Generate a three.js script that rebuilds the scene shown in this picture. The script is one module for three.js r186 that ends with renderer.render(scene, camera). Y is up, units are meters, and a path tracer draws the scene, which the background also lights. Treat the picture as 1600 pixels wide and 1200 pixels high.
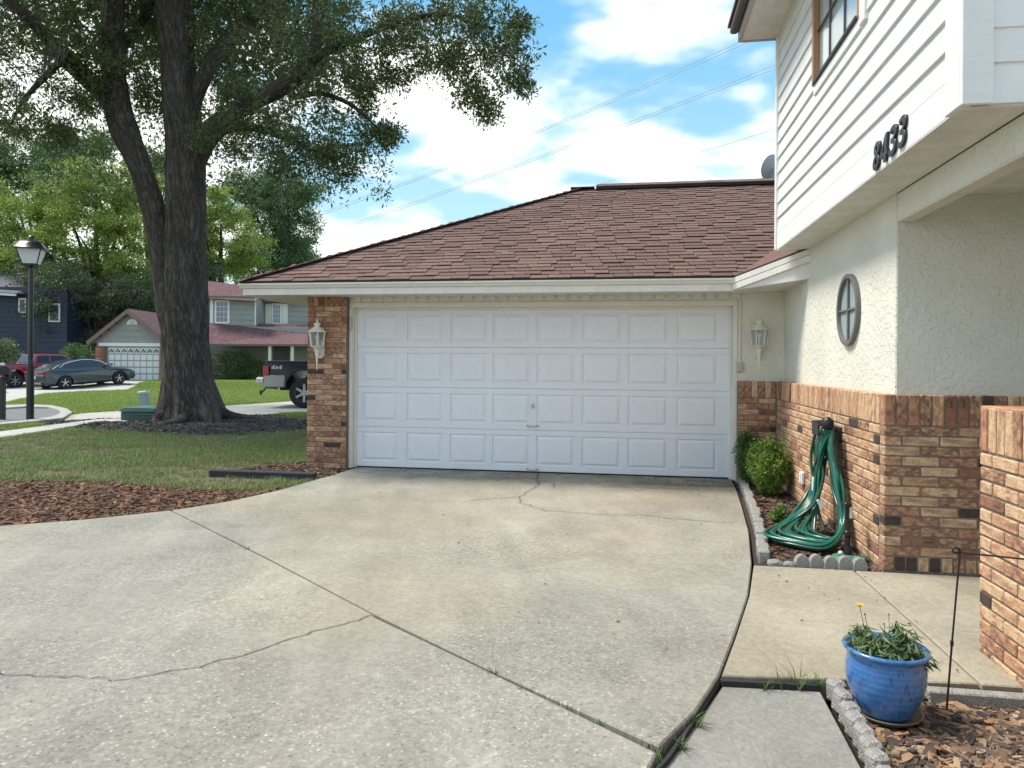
import * as THREE from 'three';
import { mergeGeometries } from 'three/addons/utils/BufferGeometryUtils.js';
import { FontLoader } from 'three/addons/loaders/FontLoader.js';
import { TextGeometry } from 'three/addons/geometries/TextGeometry.js';

// ------------------------------------------------------------ camera, sky, sun, exposure
const scene = new THREE.Scene();
const FPX = 1123, YAW = 0.1633, HORIZON = 566.5, ROLL = 0.0072;
const CAM = new THREE.Vector3(3.65, 1.42, 9.2);
const camera = new THREE.PerspectiveCamera(2 * Math.atan(600 / FPX) * 180 / Math.PI, 4 / 3, 0.1, 900);
camera.position.copy(CAM);
camera.rotation.set(0, YAW, ROLL, 'YXZ');
camera.setViewOffset(1600, 1200, 0, 600 - HORIZON, 1600, 1200);
const renderer = new THREE.WebGLRenderer({ antialias: true });
renderer.setSize(1024, 768);
renderer.toneMapping = THREE.LinearToneMapping;
renderer.toneMappingExposure = 2.0;
renderer.shadowMap.enabled = true;

const SUN = new THREE.Vector3(-0.53, 0.84, -0.07).normalize();
const sun = new THREE.DirectionalLight(new THREE.Color(1.0, 0.93, 0.82), 2.6);
sun.position.copy(SUN).multiplyScalar(80);
sun.castShadow = true;
sun.shadow.radius = 32;
sun.shadow.mapSize.set(4096, 4096);
Object.assign(sun.shadow.camera, { left: -60, right: 60, top: 60, bottom: -60, near: 1, far: 220 });
scene.add(sun, sun.target);

// ------------------------------------------------------------ random numbers and noise
function rng(seed) {
  let a = seed >>> 0;
  return () => { a = (a + 0x6D2B79F5) | 0; let t = Math.imul(a ^ (a >>> 15), 1 | a); t = (t + Math.imul(t ^ (t >>> 7), 61 | t)) ^ t; return ((t ^ (t >>> 14)) >>> 0) / 4294967296; };
}
const LAT = new Float32Array(65536); { const r = rng(77); for (let i = 0; i < 65536; i++) LAT[i] = r(); }
function vn(x, y, p = 256) {
  const xi = Math.floor(x), yi = Math.floor(y); let fx = x - xi, fy = y - yi;
  fx = fx * fx * (3 - 2 * fx); fy = fy * fy * (3 - 2 * fy);
  const x0 = ((xi % p) + p) % p, x1 = (x0 + 1) % p, y0 = ((yi % p) + p) % p, y1 = (y0 + 1) % p;
  const a = LAT[y0 * 256 + x0], b = LAT[y0 * 256 + x1], c = LAT[y1 * 256 + x0], d = LAT[y1 * 256 + x1];
  return a + (b - a) * fx + (c - a + (a - b - c + d) * fx) * fy;
}
function fbm(x, y, o = 4, p = 256) { let s = 0, a = 0.5, t = 0; for (let i = 0; i < o; i++) { s += a * vn(x, y, p); t += a; a *= 0.5; x = x * 2 + 17; y = y * 2 + 31; p = Math.min(256, p * 2); } return s / t; }
function vn3(x, y, z) { const zi = Math.floor(z), f = z - zi, w = f * f * (3 - 2 * f); return vn(x + zi * 37.3, y + zi * 91.7) * (1 - w) + vn(x + (zi + 1) * 37.3, y + (zi + 1) * 91.7) * w; }
const clamp = (v, a = 0, b = 1) => Math.min(b, Math.max(a, v));
const sstep = (a, b, x) => { const t = clamp((x - a) / (b - a)); return t * t * (3 - 2 * t); };
const mix = (a, b, t) => a + (b - a) * t;
const mix3 = (a, b, t) => [mix(a[0], b[0], t), mix(a[1], b[1], t), mix(a[2], b[2], t)];

// a point of the place from a bearing, a height angle and a distance (surveyed from the viewpoint)
const RIGHT = new THREE.Vector3(Math.cos(YAW), 0, -Math.sin(YAW)), AHEAD = new THREE.Vector3(-Math.sin(YAW), 0, -Math.cos(YAW));
function bearing(px, py) { const c = Math.cos(ROLL), s = Math.sin(ROLL), a = px - 800, b = py - HORIZON; return [(c * a + s * b) / FPX, -(-s * a + c * b) / FPX]; }
function at(px, py, depth) { const [u, v] = bearing(px, py); return CAM.clone().addScaledVector(RIGHT, u * depth).addScaledVector(AHEAD, depth).add(new THREE.Vector3(0, v * depth, 0)); }
function ground(px, py, h = 0) { const v = bearing(px, py)[1]; return at(px, py, (h - CAM.y) / v); }

// ------------------------------------------------------------ sky: blue air with broken white cloud all round
{
  const W = 2048, H = 1024, data = new Float32Array(W * H * 4);
  const puffs = [];                                       // the heaps of cloud over the roofs, as bearings
  const add = (px, py, rx, ry, k) => { const [u, v] = bearing(px, py); const d = AHEAD.clone().addScaledVector(RIGHT, u).add(new THREE.Vector3(0, v, 0)).normalize(); puffs.push([Math.atan2(d.z, d.x), Math.asin(d.y), rx / FPX, ry / FPX, k]); };
  add(980, 235, 130, 55, 0.55); add(1060, 270, 90, 40, 0.5); add(1180, 215, 90, 90, 0.6); add(760, 235, 90, 45, 0.5); add(700, 150, 110, 60, 0.5); add(640, 60, 120, 90, 0.4);
  add(1010, 60, 100, 40, 0.35); add(1190, 60, 60, 50, 0.4); add(640, 385, 120, 22, 0.3); add(600, 300, 130, 40, -0.28); add(840, 270, 40, 26, 0.4); add(400, 150, 260, 150, 0.55); add(120, 170, 200, 120, 0.6);
  add(620, 232, 60, 30, -0.55); add(1000, 140, 120, 26, -0.5); add(900, 195, 60, 22, -0.35); add(850, 150, 60, 60, -0.32); add(940, 283, 60, 14, -0.5); add(1130, 175, 40, 30, -0.4); add(860, 40, 60, 40, -0.3); add(1130, 270, 45, 14, -0.3); add(1110, 110, 60, 16, -0.4);
  for (let j = 0; j < H; j++) {
    const el = ((j + 0.5) / H - 0.5) * Math.PI, sy = Math.sin(el), cy = Math.cos(el);
    for (let i = 0; i < W; i++) {
      const az = ((i + 0.5) / W - 0.5) * 2 * Math.PI, dx = Math.cos(az) * cy, dz = Math.sin(az) * cy;
      const e = Math.max(sy, 0);
      let c = mix3([0.36, 0.53, 0.63], [0.11, 0.30, 0.50], sstep(0.02, 0.5, e));
      const k = 1 / (e + 0.16), X = dx * k, Z = dz * k;
      let n = 0, a = 0.5, t = 0, f = 1.7;
      for (let o = 0; o < 6; o++) { n += a * vn3(X * f + 40, Z * f + 70, e * 4 * f); t += a; a *= 0.56; f *= 2.1; }
      n /= t;
      let bump = 0;
      for (const p of puffs) { let da = az - p[0]; if (da > Math.PI) da -= 2 * Math.PI; if (da < -Math.PI) da += 2 * Math.PI; const q = (da * cy / p[2]) ** 2 + ((el - p[1]) / p[3]) ** 2; if (q < 6) bump += p[4] * Math.exp(-q); }
      const dens = sstep(0.455, 0.66, n + 0.27 * bump + 0.0 + 0.10 * (1 - sstep(0, 0.3, e)));
      const fine = vn3(X * 9 + 3, Z * 9 + 8, e * 30);
      const thick = sstep(0.62, 0.95, n + 0.1 * bump);
      const white = mix3([0.84, 0.83, 0.81], [0.62, 0.635, 0.67], thick * 0.7 + 0.12 * fine);
      c = mix3(c, white, dens * 0.96);
      const m = (j * W + i) * 4; data[m] = c[0]; data[m + 1] = c[1]; data[m + 2] = c[2]; data[m + 3] = 1;
    }
  }
  const sky = new THREE.DataTexture(data, W, H, THREE.RGBAFormat, THREE.FloatType);
  sky.mapping = THREE.EquirectangularReflectionMapping; sky.magFilter = THREE.LinearFilter; sky.minFilter = THREE.LinearFilter; sky.needsUpdate = true;
  scene.background = sky; scene.environment = sky;
}
// ------------------------------------------------------------ builders
const used = {};
function numbered(n) { if (used[n] === undefined) { used[n] = 0; return n; } used[n]++; return n + '_' + String(used[n]).padStart(3, '0'); }
function shadows(m) { m.castShadow = true; m.receiveShadow = true; return m; }
function tag(o, label, category, group, kind) { o.userData.label = label; if (category) o.userData.category = category; if (group) o.userData.group = group; if (kind) o.userData.kind = kind; return o; }
function thing(name, label, category, p = [0, 0, 0], turn = 0, group) { const g = new THREE.Group(); g.name = numbered(name); g.position.set(...p); g.rotation.y = turn; scene.add(g); return tag(g, label, category, group); }
function join(g) {
  if (!Array.isArray(g)) return g; if (g.length === 1) return g[0];
  const l = g.map(q => { let r = q.index ? q.toNonIndexed() : q; for (const k of Object.keys(r.attributes)) if (!['position', 'normal', 'uv', 'color'].includes(k)) r.deleteAttribute(k); if (!r.attributes.uv) r.setAttribute('uv', new THREE.BufferAttribute(new Float32Array(r.attributes.position.count * 2), 2)); return r; });
  return mergeGeometries(l);
}
function part(name, geo, mat, parent) { const m = shadows(new THREE.Mesh(join(geo), mat)); m.name = name; parent.add(m); return m; }
function solo(name, geo, mat, label, category, group) { const m = shadows(new THREE.Mesh(join(geo), mat)); m.name = numbered(name); scene.add(m); return tag(m, label, category, group); }
function setting(name, geo, mat, label) { const m = shadows(new THREE.Mesh(join(geo), mat)); m.name = numbered(name); scene.add(m); m.userData.kind = 'structure'; m.userData.label = label; return m; }
// box with chamfered edges; uv in metres, or 0..1 on each face when unit is true
function bx(w, h, d, x = 0, y = 0, z = 0, c = 0.004, unit = false) {
  const W = w / 2, H = h / 2, D = d / 2; c = Math.min(c, W * 0.45, H * 0.45, D * 0.45);
  const P = (a, sx, sy, sz) => [sx * (a === 0 ? W : W - c), sy * (a === 1 ? H : H - c), sz * (a === 2 ? D : D - c)];
  const pos = [], uv = [];
  const tri = (A, B, C) => {
    const n = new THREE.Vector3().subVectors(new THREE.Vector3(...B), new THREE.Vector3(...A)).cross(new THREE.Vector3().subVectors(new THREE.Vector3(...C), new THREE.Vector3(...A)));
    const m = new THREE.Vector3(A[0] + B[0] + C[0], A[1] + B[1] + C[1], A[2] + B[2] + C[2]);
    if (n.dot(m) < 0) { const t = B; B = C; C = t; n.negate(); }
    const ax = Math.abs(n.x), ay = Math.abs(n.y), az = Math.abs(n.z);
    for (const q of [A, B, C]) {
      pos.push(...q); let u, v;
      if (ax >= ay && ax >= az) { u = unit ? q[2] / d + 0.5 : q[2] + z; v = unit ? q[1] / h + 0.5 : q[1] + y; } else if (ay >= az) { u = unit ? q[0] / w + 0.5 : q[0] + x; v = unit ? q[2] / d + 0.5 : q[2] + z; } else { u = unit ? q[0] / w + 0.5 : q[0] + x; v = unit ? q[1] / h + 0.5 : q[1] + y; }
      uv.push(u, v);
    }
  };
  const quad = (A, B, C, E) => { tri(A, B, C); tri(A, C, E); };
  for (const s of [-1, 1]) {
    quad(P(0, s, -1, -1), P(0, s, 1, -1), P(0, s, 1, 1), P(0, s, -1, 1));
    quad(P(1, -1, s, -1), P(1, 1, s, -1), P(1, 1, s, 1), P(1, -1, s, 1));
    quad(P(2, -1, -1, s), P(2, 1, -1, s), P(2, 1, 1, s), P(2, -1, 1, s));
  }
  for (const s of [-1, 1]) for (const t of [-1, 1]) {
    quad(P(0, s, t, -1), P(1, s, t, -1), P(1, s, t, 1), P(0, s, t, 1));
    quad(P(0, s, -1, t), P(2, s, -1, t), P(2, s, 1, t), P(0, s, 1, t));
    quad(P(1, -1, s, t), P(2, -1, s, t), P(2, 1, s, t), P(1, 1, s, t));
    for (const q of [-1, 1]) tri(P(0, s, t, q), P(1, s, t, q), P(2, s, t, q));
  }
  const g = new THREE.BufferGeometry();
  g.setAttribute('position', new THREE.Float32BufferAttribute(pos, 3)); g.setAttribute('uv', new THREE.Float32BufferAttribute(uv, 2)); g.computeVertexNormals();
  return g.translate(x, y, z);
}
const b2 = (x0, x1, y0, y1, z0, z1, c) => bx(x1 - x0, y1 - y0, z1 - z0, (x0 + x1) / 2, (y0 + y1) / 2, (z0 + z1) / 2, c);   // a box from its extents
function cyl(r0, r1, h, x, y, z, seg = 16) { return new THREE.CylinderGeometry(r1, r0, h, seg).translate(x, y + h / 2, z); }          // r0 below, r1 above
function rod(a, b, r, seg = 8, r2 = r) {                                                                                                // a bar between two points
  const A = new THREE.Vector3(...a), B = new THREE.Vector3(...b), d = B.clone().sub(A), g = new THREE.CylinderGeometry(r2, r, d.length(), seg);
  g.applyQuaternion(new THREE.Quaternion().setFromUnitVectors(new THREE.Vector3(0, 1, 0), d.clone().normalize()));
  return g.translate((A.x + B.x) / 2, (A.y + B.y) / 2, (A.z + B.z) / 2);
}
function tube(pts, r, seg = 40, rad = 8, closed = false) { return new THREE.TubeGeometry(new THREE.CatmullRomCurve3(pts.map(p => p.isVector3 ? p : new THREE.Vector3(...p)), closed), seg, r, rad, closed); }
function lathe(pts, seg = 32) { return new THREE.LatheGeometry(pts.map(p => new THREE.Vector2(...p)), seg); }
// polygon in plan [[x,z]...] as a slab whose top is at y
function slabGeo(pts, top, thick, bevel = 0.006) {
  const s = new THREE.Shape(pts.map(p => new THREE.Vector2(p[0], -p[1])));
  const g = new THREE.ExtrudeGeometry(s, { depth: thick - bevel, bevelEnabled: true, bevelThickness: bevel, bevelSize: bevel, bevelOffset: -bevel, bevelSegments: 1, curveSegments: 1 });
  g.rotateX(-Math.PI / 2).translate(0, top - thick, 0);
  return planUV(g);
}
function planUV(g) { const p = g.attributes.position, uv = new Float32Array(p.count * 2); for (let i = 0; i < p.count; i++) { uv[2 * i] = p.getX(i); uv[2 * i + 1] = p.getZ(i); } g.setAttribute('uv', new THREE.BufferAttribute(uv, 2)); return g; }
// prism: outline [[u,v]...] extruded along the third axis; axis 'z' (x,y) or 'x' (z,y)
function prism(pts, a0, a1, axis = 'z', bevel = 0) {
  const s = new THREE.Shape(pts.map(p => new THREE.Vector2(...p)));
  const g = new THREE.ExtrudeGeometry(s, { depth: a1 - a0 - 2 * bevel, bevelEnabled: bevel > 0, bevelThickness: bevel, bevelSize: bevel, bevelOffset: -bevel, bevelSegments: 2, curveSegments: 12 });
  g.translate(0, 0, a0 + bevel);
  if (axis === 'x') { const p = g.attributes.position, n = g.attributes.normal; for (let i = 0; i < p.count; i++) { const x = p.getX(i), z = p.getZ(i); p.setXYZ(i, z, p.getY(i), x); const nx = n.getX(i), nz = n.getZ(i); n.setXYZ(i, nz, n.getY(i), nx); } const ix = g.index; if (!ix) { for (let i = 0; i < p.count; i += 3) for (const A of [p, n, g.attributes.uv]) for (let k = 0; k < A.itemSize; k++) { const t = A.array[(i + 1) * A.itemSize + k]; A.array[(i + 1) * A.itemSize + k] = A.array[(i + 2) * A.itemSize + k]; A.array[(i + 2) * A.itemSize + k] = t; } } }
  return g;
}

// ------------------------------------------------------------ textures and materials
function tex(w, h, fn, srgb = true, rx = 1, ry = rx) {     // fn(u, v) gives sRGB 0..1 (or one grey value)
  const d = new Uint8Array(w * h * 4);
  for (let j = 0; j < h; j++) for (let i = 0; i < w; i++) { const c = fn(i / w, j / h, i, j), m = (j * w + i) * 4; if (typeof c === 'number') d[m] = d[m + 1] = d[m + 2] = clamp(c) * 255; else { d[m] = clamp(c[0]) * 255; d[m + 1] = clamp(c[1]) * 255; d[m + 2] = clamp(c[2]) * 255; } d[m + 3] = 255; }
  const t = new THREE.DataTexture(d, w, h); t.magFilter = THREE.LinearFilter; t.minFilter = THREE.LinearMipmapLinearFilter; t.generateMipmaps = true; t.wrapS = t.wrapT = THREE.RepeatWrapping; t.repeat.set(rx, ry); if (srgb) t.colorSpace = THREE.SRGBColorSpace; t.needsUpdate = true; return t;
}
const lin = (r, g, b) => new THREE.Color().setRGB(r, g, b);
const mat = (o) => new THREE.MeshStandardMaterial({ roughness: 0.8, ...o });
const plain = (r, g, b, rough = 0.7, metal = 0) => mat({ color: lin(r, g, b), roughness: rough, metalness: metal });
const grime = (seed, amt, per) => tex(256, 256, (u, v) => { const n = fbm(u * 8 + seed, v * 8 + seed, 5, 8), s = fbm(u * 40 + seed, v * 5, 3, 40); const k = 1 - amt * (0.65 * n + 0.35 * s); return [k, k, k * 0.995]; }, true, 1 / per);
const M = {};
// painted wood and metal
M.trim = mat({ color: lin(0.80, 0.78, 0.73), roughness: 0.55, map: grime(3, 0.13, 1.3) });
M.soffit = mat({ color: lin(0.82, 0.80, 0.74), roughness: 0.7, map: grime(9, 0.16, 0.9) });
M.siding = mat({ color: lin(0.84, 0.84, 0.83), roughness: 0.6, map: tex(256, 256, (u, v) => { const g = fbm(u * 6, v * 70, 3, 6), n = fbm(u * 5 + 3, v * 5, 4, 5); const k = 1 - 0.02 * g - 0.08 * n; return [k, k, k]; }, true, 0.7, 0.9), bumpMap: tex(256, 256, (u, v) => fbm(u * 20, v * 90, 3, 20), false, 0.7, 2.2), bumpScale: 0.0008 });
M.door = mat({ color: lin(0.775, 0.795, 0.85), roughness: 0.42, map: grime(21, 0.06, 2.3), bumpMap: tex(128, 256, (u, v) => fbm(u * 40, v * 6, 3, 6), false, 3, 1.5), bumpScale: 0.00015 });
const knock = (u, v) => { const a = fbm(u * 22, v * 22 + 9, 4, 22), b = fbm(u * 34 + 5, v * 34, 3, 34); return Math.max(sstep(0.5, 0.62, a), 0.7 * sstep(0.55, 0.68, b)) * 0.7 + 0.3 * fbm(u * 80, v * 80, 2, 80); };
M.stucco = mat({ color: lin(0.785, 0.765, 0.715), roughness: 0.9, map: tex(512, 512, (u, v) => { const n = fbm(u * 5, v * 5, 5, 5), k = 1 - 0.12 * n; return [k, k, k * (0.985 - 0.02 * n)]; }, true, 0.45), bumpMap: tex(512, 512, knock, false, 1.1), bumpScale: 0.0045 });
M.mortar = mat({ color: lin(0.27, 0.235, 0.19), roughness: 0.95, map: tex(128, 128, (u, v) => { const n = 0.7 + 0.3 * fbm(u * 24, v * 24, 3, 24); return [n, n, n]; }, true, 3) });
// fired brick: each variant is a mottled body with flashed ends
function brickMat(a, b, dark, seed, flash) {
  return mat({ roughness: 0.9, map: tex(96, 48, (u, v) => {
    const n = fbm(u * 5 + seed * 3.1, v * 3 + seed, 4), s = fbm(u * 26 + seed, v * 14, 2), st = fbm(u * 18 + seed * 7, v * 2.2 + 5, 3);
    let c = mix3(a, b, sstep(0.3, 0.7, n)); c = mix3(c, dark, flash * sstep(0.5, 0.78, fbm(u * 3 + seed * 5.7, v * 2 + seed * 2.3, 3)) + 0.12 * sstep(0.55, 0.75, st));
    const k = 0.80 + 0.36 * s; return [c[0] * k, c[1] * k, c[2] * k];
  }), bumpMap: tex(96, 48, (u, v) => 0.5 * fbm(u * 12 + seed, v * 6, 3) + 0.5 * fbm(u * 40, v * 20 + seed, 2), false), bumpScale: 0.003 });
}
const TAN = [0.745, 0.60, 0.46], LT = [0.80, 0.68, 0.55], BR = [0.52, 0.38, 0.30], RD = [0.60, 0.40, 0.31], DK = [0.27, 0.215, 0.19], OR = [0.715, 0.535, 0.405];
M.brick = [brickMat(TAN, LT, BR, 1, 0.5), brickMat(LT, TAN, BR, 2, 0.4), brickMat(TAN, OR, BR, 3, 0.7), brickMat(OR, BR, DK, 4, 0.5), brickMat(TAN, BR, DK, 5, 0.7), brickMat(LT, OR, RD, 6, 0.6), brickMat(BR, RD, DK, 7, 0.6), brickMat(DK, [0.3, 0.24, 0.2], [0.13, 0.11, 0.1], 8, 0.6), brickMat(RD, OR, BR, 9, 0.5), brickMat(TAN, LT, RD, 10, 0.8)];
// concrete
const speck = (() => { const r = rng(5), n = 1024, a = new Float32Array(n * n); for (let k = 0; k < 70000; k++) { const x = r() * n | 0, y = r() * n | 0, s = r() < 0.5 ? -0.55 : 0.75, q = r() < 0.22 ? 2 : 1; for (let i = 0; i < q; i++) for (let j = 0; j < q; j++) a[((y + j) % n) * n + (x + i) % n] += s * (0.35 + 0.65 * r()); } return a; })();
const spk = (x, y) => speck[(((y % 1024) + 1024) % 1024) * 1024 + (((x % 1024) + 1024) % 1024)];
// the driveway's own map: x -4.5..5.5, z -0.5..9.5
const scr = [[[1.9, 6.62], [2.35, 6.35]], [[2.2, 6.75], [3.0, 6.28]], [[2.55, 6.85], [2.68, 6.45]], [[1.0, 6.0], [1.3, 5.2]], [[0.4, 5.2], [0.95, 4.6]], [[1.2, 6.9], [1.5, 6.5]], [[3.05, 6.9], [3.25, 6.45]], [[0.9, 5.6], [1.25, 5.3]], [[2.9, 4.4], [3.4, 3.9]]];
const hair = [[[2.49, 0.02], [2.53, 0.5], [2.60, 0.9], [2.57, 1.25], [2.50, 1.7], [2.56, 2.0], [2.85, 2.34], [3.3, 2.40], [3.75, 2.37], [4.1, 2.47], [4.55, 2.52]], [[2.58, 0.6], [2.75, 0.75], [2.82, 1.05]], [[2.50, 1.7], [2.2, 1.85], [2.0, 2.0]]];
const segd = (p, a, b) => { const vx = b[0] - a[0], vy = b[1] - a[1], t = clamp(((p[0] - a[0]) * vx + (p[1] - a[1]) * vy) / (vx * vx + vy * vy)); return Math.hypot(p[0] - a[0] - t * vx, p[1] - a[1] - t * vy); };
function driveHair(x, z) { let d = 9; if (z > -0.1 && z < 2.7 && x > 1.9 && x < 4.7) { const q = [x + 0.05 * (fbm(x * 9, z * 9, 3) - 0.5), z + 0.08 * (fbm(x * 8 + 9, z * 8, 3) - 0.5)]; for (const l of hair) for (let i = 0; i + 1 < l.length; i++) d = Math.min(d, segd(q, l[i], l[i + 1])); } return d; }
function drive(u, v, i, j) {
  const x = u * 10 - 4.5, z = v * 10 - 0.5;
  const big = fbm(x * 0.7 + 3, z * 0.7 + 8, 4), med = fbm(x * 3.1, z * 3.1 + 4, 4), fine = fbm(x * 45, z * 45, 3), brown = fbm(x * 0.9 + 40, z * 0.9 + 13, 4);
  const worn = fbm(x * 1.3 + 11, z * 1.3 + 2, 3) + 0.25 * sstep(4.3, 6.6, z + 0.35 * (2.5 - x));   // paste worn off, aggregate showing
  let c = mix3([0.60, 0.565, 0.497], [0.65, 0.62, 0.555], sstep(0.3, 0.7, big));
  c = mix3(c, [0.595, 0.582, 0.548], 0.7 * sstep(0.42, 0.6, fbm(x * 0.4 + 1, z * 0.4 + 7, 3)));
  c = mix3(c, [0.575, 0.525, 0.45], 0.22 * sstep(0.5, 0.72, brown));
  const streak = fbm(x * 6 - z * 2, z * 0.8 + x * 0.5 + 3, 3);
  let k = 0.93 + 0.13 * (med - 0.5) + 0.18 * (fine - 0.5) + 0.10 * (streak - 0.5) - 0.05 * sstep(0.55, 0.8, fbm(x * 1.7 + 9, z * 1.7, 4));
  const w = sstep(0.4, 0.75, worn);
  k += spk(i, j) * (0.07 + 0.36 * w) - 0.04 * w + 0.11 * w * (vn(x * 90, z * 90) - 0.5);
  for (const l of scr) { const d = segd([x, z + 0.03 * Math.sin(x * 5)], l[0], l[1]); if (d < 0.02) k += 0.13 * (1 - d / 0.02) * vn(x * 60, z * 60); }
  const d = driveHair(x, z); if (d < 0.05) k -= 0.10 * (1 - d / 0.05) * med * 1.6; if (d < 0.006) k -= 0.32;
  if (z < 0.9) k -= 0.10 * sstep(0.5, 0.66, fbm(x * 4, z * 7 + 20, 4));                               // dirt washed against the door
  return [c[0] * k, c[1] * k, c[2] * k];
}
M.drive = mat({ roughness: 0.92, map: tex(2048, 2048, drive, true), bumpMap: tex(1024, 1024, (u, v, i, j) => 0.5 + 0.28 * spk(i, j) + 0.25 * (vn(u * 420, v * 420) - 0.5), false), bumpScale: 0.0035 });
M.walk = mat({ roughness: 0.92, map: tex(1024, 1024, (u, v, i, j) => { const n = fbm(u * 6, v * 6, 5, 6), f = fbm(u * 90, v * 90, 2, 90), s = fbm(u * 3 + 5, v * 3 + 2, 4, 3); const c = mix3([0.61, 0.575, 0.50], [0.67, 0.64, 0.57], sstep(0.3, 0.7, s)); const k = 0.93 + 0.14 * (n - 0.5) + 0.12 * (f - 0.5) + 0.17 * spk(i, j); return [c[0] * k, c[1] * k, c[2] * k]; }, true, 0.4), bumpMap: tex(512, 512, (u, v) => vn(u * 180, v * 180, 180), false, 0.5), bumpScale: 0.002 });
M.lowWalk = mat({ roughness: 0.92, map: tex(1024, 1024, (u, v, i, j) => { const n = fbm(u * 6, v * 6, 5, 6), f = fbm(u * 120, v * 120, 2, 120), s = fbm(u * 4 + 5, v * 4 + 2, 4, 4); const c = mix3([0.50, 0.495, 0.465], [0.58, 0.57, 0.54], sstep(0.3, 0.7, s)); const k = 0.93 + 0.14 * (n - 0.5) + 0.14 * (f - 0.5) + 0.16 * spk(i, j); return [c[0] * k, c[1] * k, c[2] * k]; }, true, 0.5), bumpMap: M.walk.bumpMap, bumpScale: 0.002 });
M.farWalk = mat({ color: lin(0.52, 0.50, 0.46), roughness: 0.9, map: grime(33, 0.2, 3) });
M.kerb = mat({ color: lin(0.50, 0.48, 0.44), roughness: 0.9, map: grime(35, 0.25, 2) });
M.asphalt = mat({ color: lin(0.22, 0.225, 0.235), roughness: 0.9, map: grime(37, 0.3, 1.5) });
M.stone = mat({ roughness: 0.95, map: tex(256, 256, (u, v) => { const n = fbm(u * 9, v * 9, 4, 9), f = vn(u * 120, v * 120, 120); const k = 0.47 + 0.16 * n + 0.14 * (f - 0.5); return [k, k * 0.985, k * 0.95]; }, true, 2.5), bumpMap: tex(256, 256, (u, v) => 0.5 * vn(u * 60, v * 60, 60) + 0.5 * fbm(u * 10, v * 10, 3, 10), false, 2.5), bumpScale: 0.006 });
// bark
const barkF = (u, v) => { const w = fbm(u * 9, v * 5, 3, 9), r = Math.abs(2 * fbm(u * 40 + w * 2.5, v * 7 + w, 3, 40) - 1), r2 = Math.abs(2 * fbm(u * 90 + 7, v * 22 + w * 2, 2, 90) - 1); return clamp(Math.pow(r, 0.6) * 1.1 * (0.7 + 0.4 * r2)); };
M.bark = mat({ roughness: 0.95, map: tex(512, 512, (u, v) => { const b = barkF(u, v), n = fbm(u * 5 + 3, v * 5, 4, 5); const c = mix3([0.17, 0.148, 0.135], [0.47, 0.425, 0.385], b * 0.9 + 0.3 * (n - 0.4)); const l = sstep(0.62, 0.72, fbm(u * 30, v * 16, 3, 30)) * 0.3; return mix3(c, [0.50, 0.49, 0.46], l); }), bumpMap: tex(512, 512, barkF, false), bumpScale: 0.05 });
M.soil = mat({ roughness: 1, vertexColors: true, map: tex(512, 512, (u, v) => { const n = 0.68 + 0.4 * fbm(u * 40, v * 40, 4, 40) + 0.25 * (fbm(u * 6, v * 6, 3, 6) - 0.5); return [n, n, n]; }, true, 0.5) });
M.leaf = (o = {}) => new THREE.MeshPhysicalMaterial({ color: 0xffffff, roughness: 0.65, transmission: 0.3, thickness: 0, side: THREE.DoubleSide, ...o });
M.chip = mat({ color: 0xffffff, roughness: 0.95, map: tex(64, 64, (u, v) => { const n = 0.7 + 0.45 * fbm(u * 3, v * 22, 3) * 0.8; return [n, n, n]; }) });
M.glass = new THREE.MeshPhysicalMaterial({ color: lin(0.85, 0.9, 0.92), roughness: 0.05, transmission: 1, thickness: 0, ior: 1.45 });
M.darkGlass = plain(0.018, 0.022, 0.027, 0.06); M.black = plain(0.012, 0.012, 0.014, 0.4); M.rubber = plain(0.018, 0.018, 0.019, 0.85); M.chrome = plain(0.6, 0.61, 0.62, 0.25, 0.9);
// ------------------------------------------------------------ terrain, driveway, walks, street
const along = (x, z) => -(0.1626 * (x - 3.65) + 0.9867 * (z - 9.2));                    // metres from the viewpoint along its axis
const rise = (x, z) => 0.25 * sstep(33.8, 38, along(x, z));                             // the far plots lie a little higher
const inPoly = (x, z, P) => { let c = false; for (let i = 0, j = P.length - 1; i < P.length; j = i++) if ((P[i][1] > z) !== (P[j][1] > z) && x < (P[j][0] - P[i][0]) * (z - P[i][1]) / (P[j][1] - P[i][1]) + P[i][0]) c = !c; return c; };
const dugOut = [[0.35, 0.4], [0.25, 1.3], [0.05, 2.3], [-0.5, 3.5], [-1.5, 4.2], [-4, 4.7], [-4, 9.6], [9, 9.6], [9, 0.4]];
const driveEdgeL = [[0.04, -0.05], [0.0, 0.6], [-0.05, 1.01], [-0.14, 1.79], [-0.33, 2.5], [-0.62, 3.01], [-1.13, 3.53], [-1.7, 3.92], [-2.6, 4.3], [-4.4, 4.8]];
const driveEdgeR = [[4.9, -0.05], [4.84, 0.9], [4.77, 1.7], [4.66, 2.84], [4.52, 3.86], [4.38, 4.6], [4.2, 5.31], [4.07, 5.79], [3.93, 6.17], [3.80, 6.50]];
const lawnEdge = [[-20, 2.2], [-3.71, 1.78], [-2.49, 1.71], [-1.7, 1.82], [-1.16, 1.9], [-0.6, 1.9], [-0.16, 1.6]];         // grass behind, bark mulch in front
const ringIn = (x, z, k = 1) => { const dx = x + 6.55, dz = z + 6.3; const a = Math.atan2(dz, dx); const r = 2.75 + 0.4 * Math.sin(a * 2 + 1) + 0.35 * Math.sin(3 * a) + 0.5 * Math.max(0, Math.cos(a - 0.9)); return Math.hypot(dx, dz) < r * k; };
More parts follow.
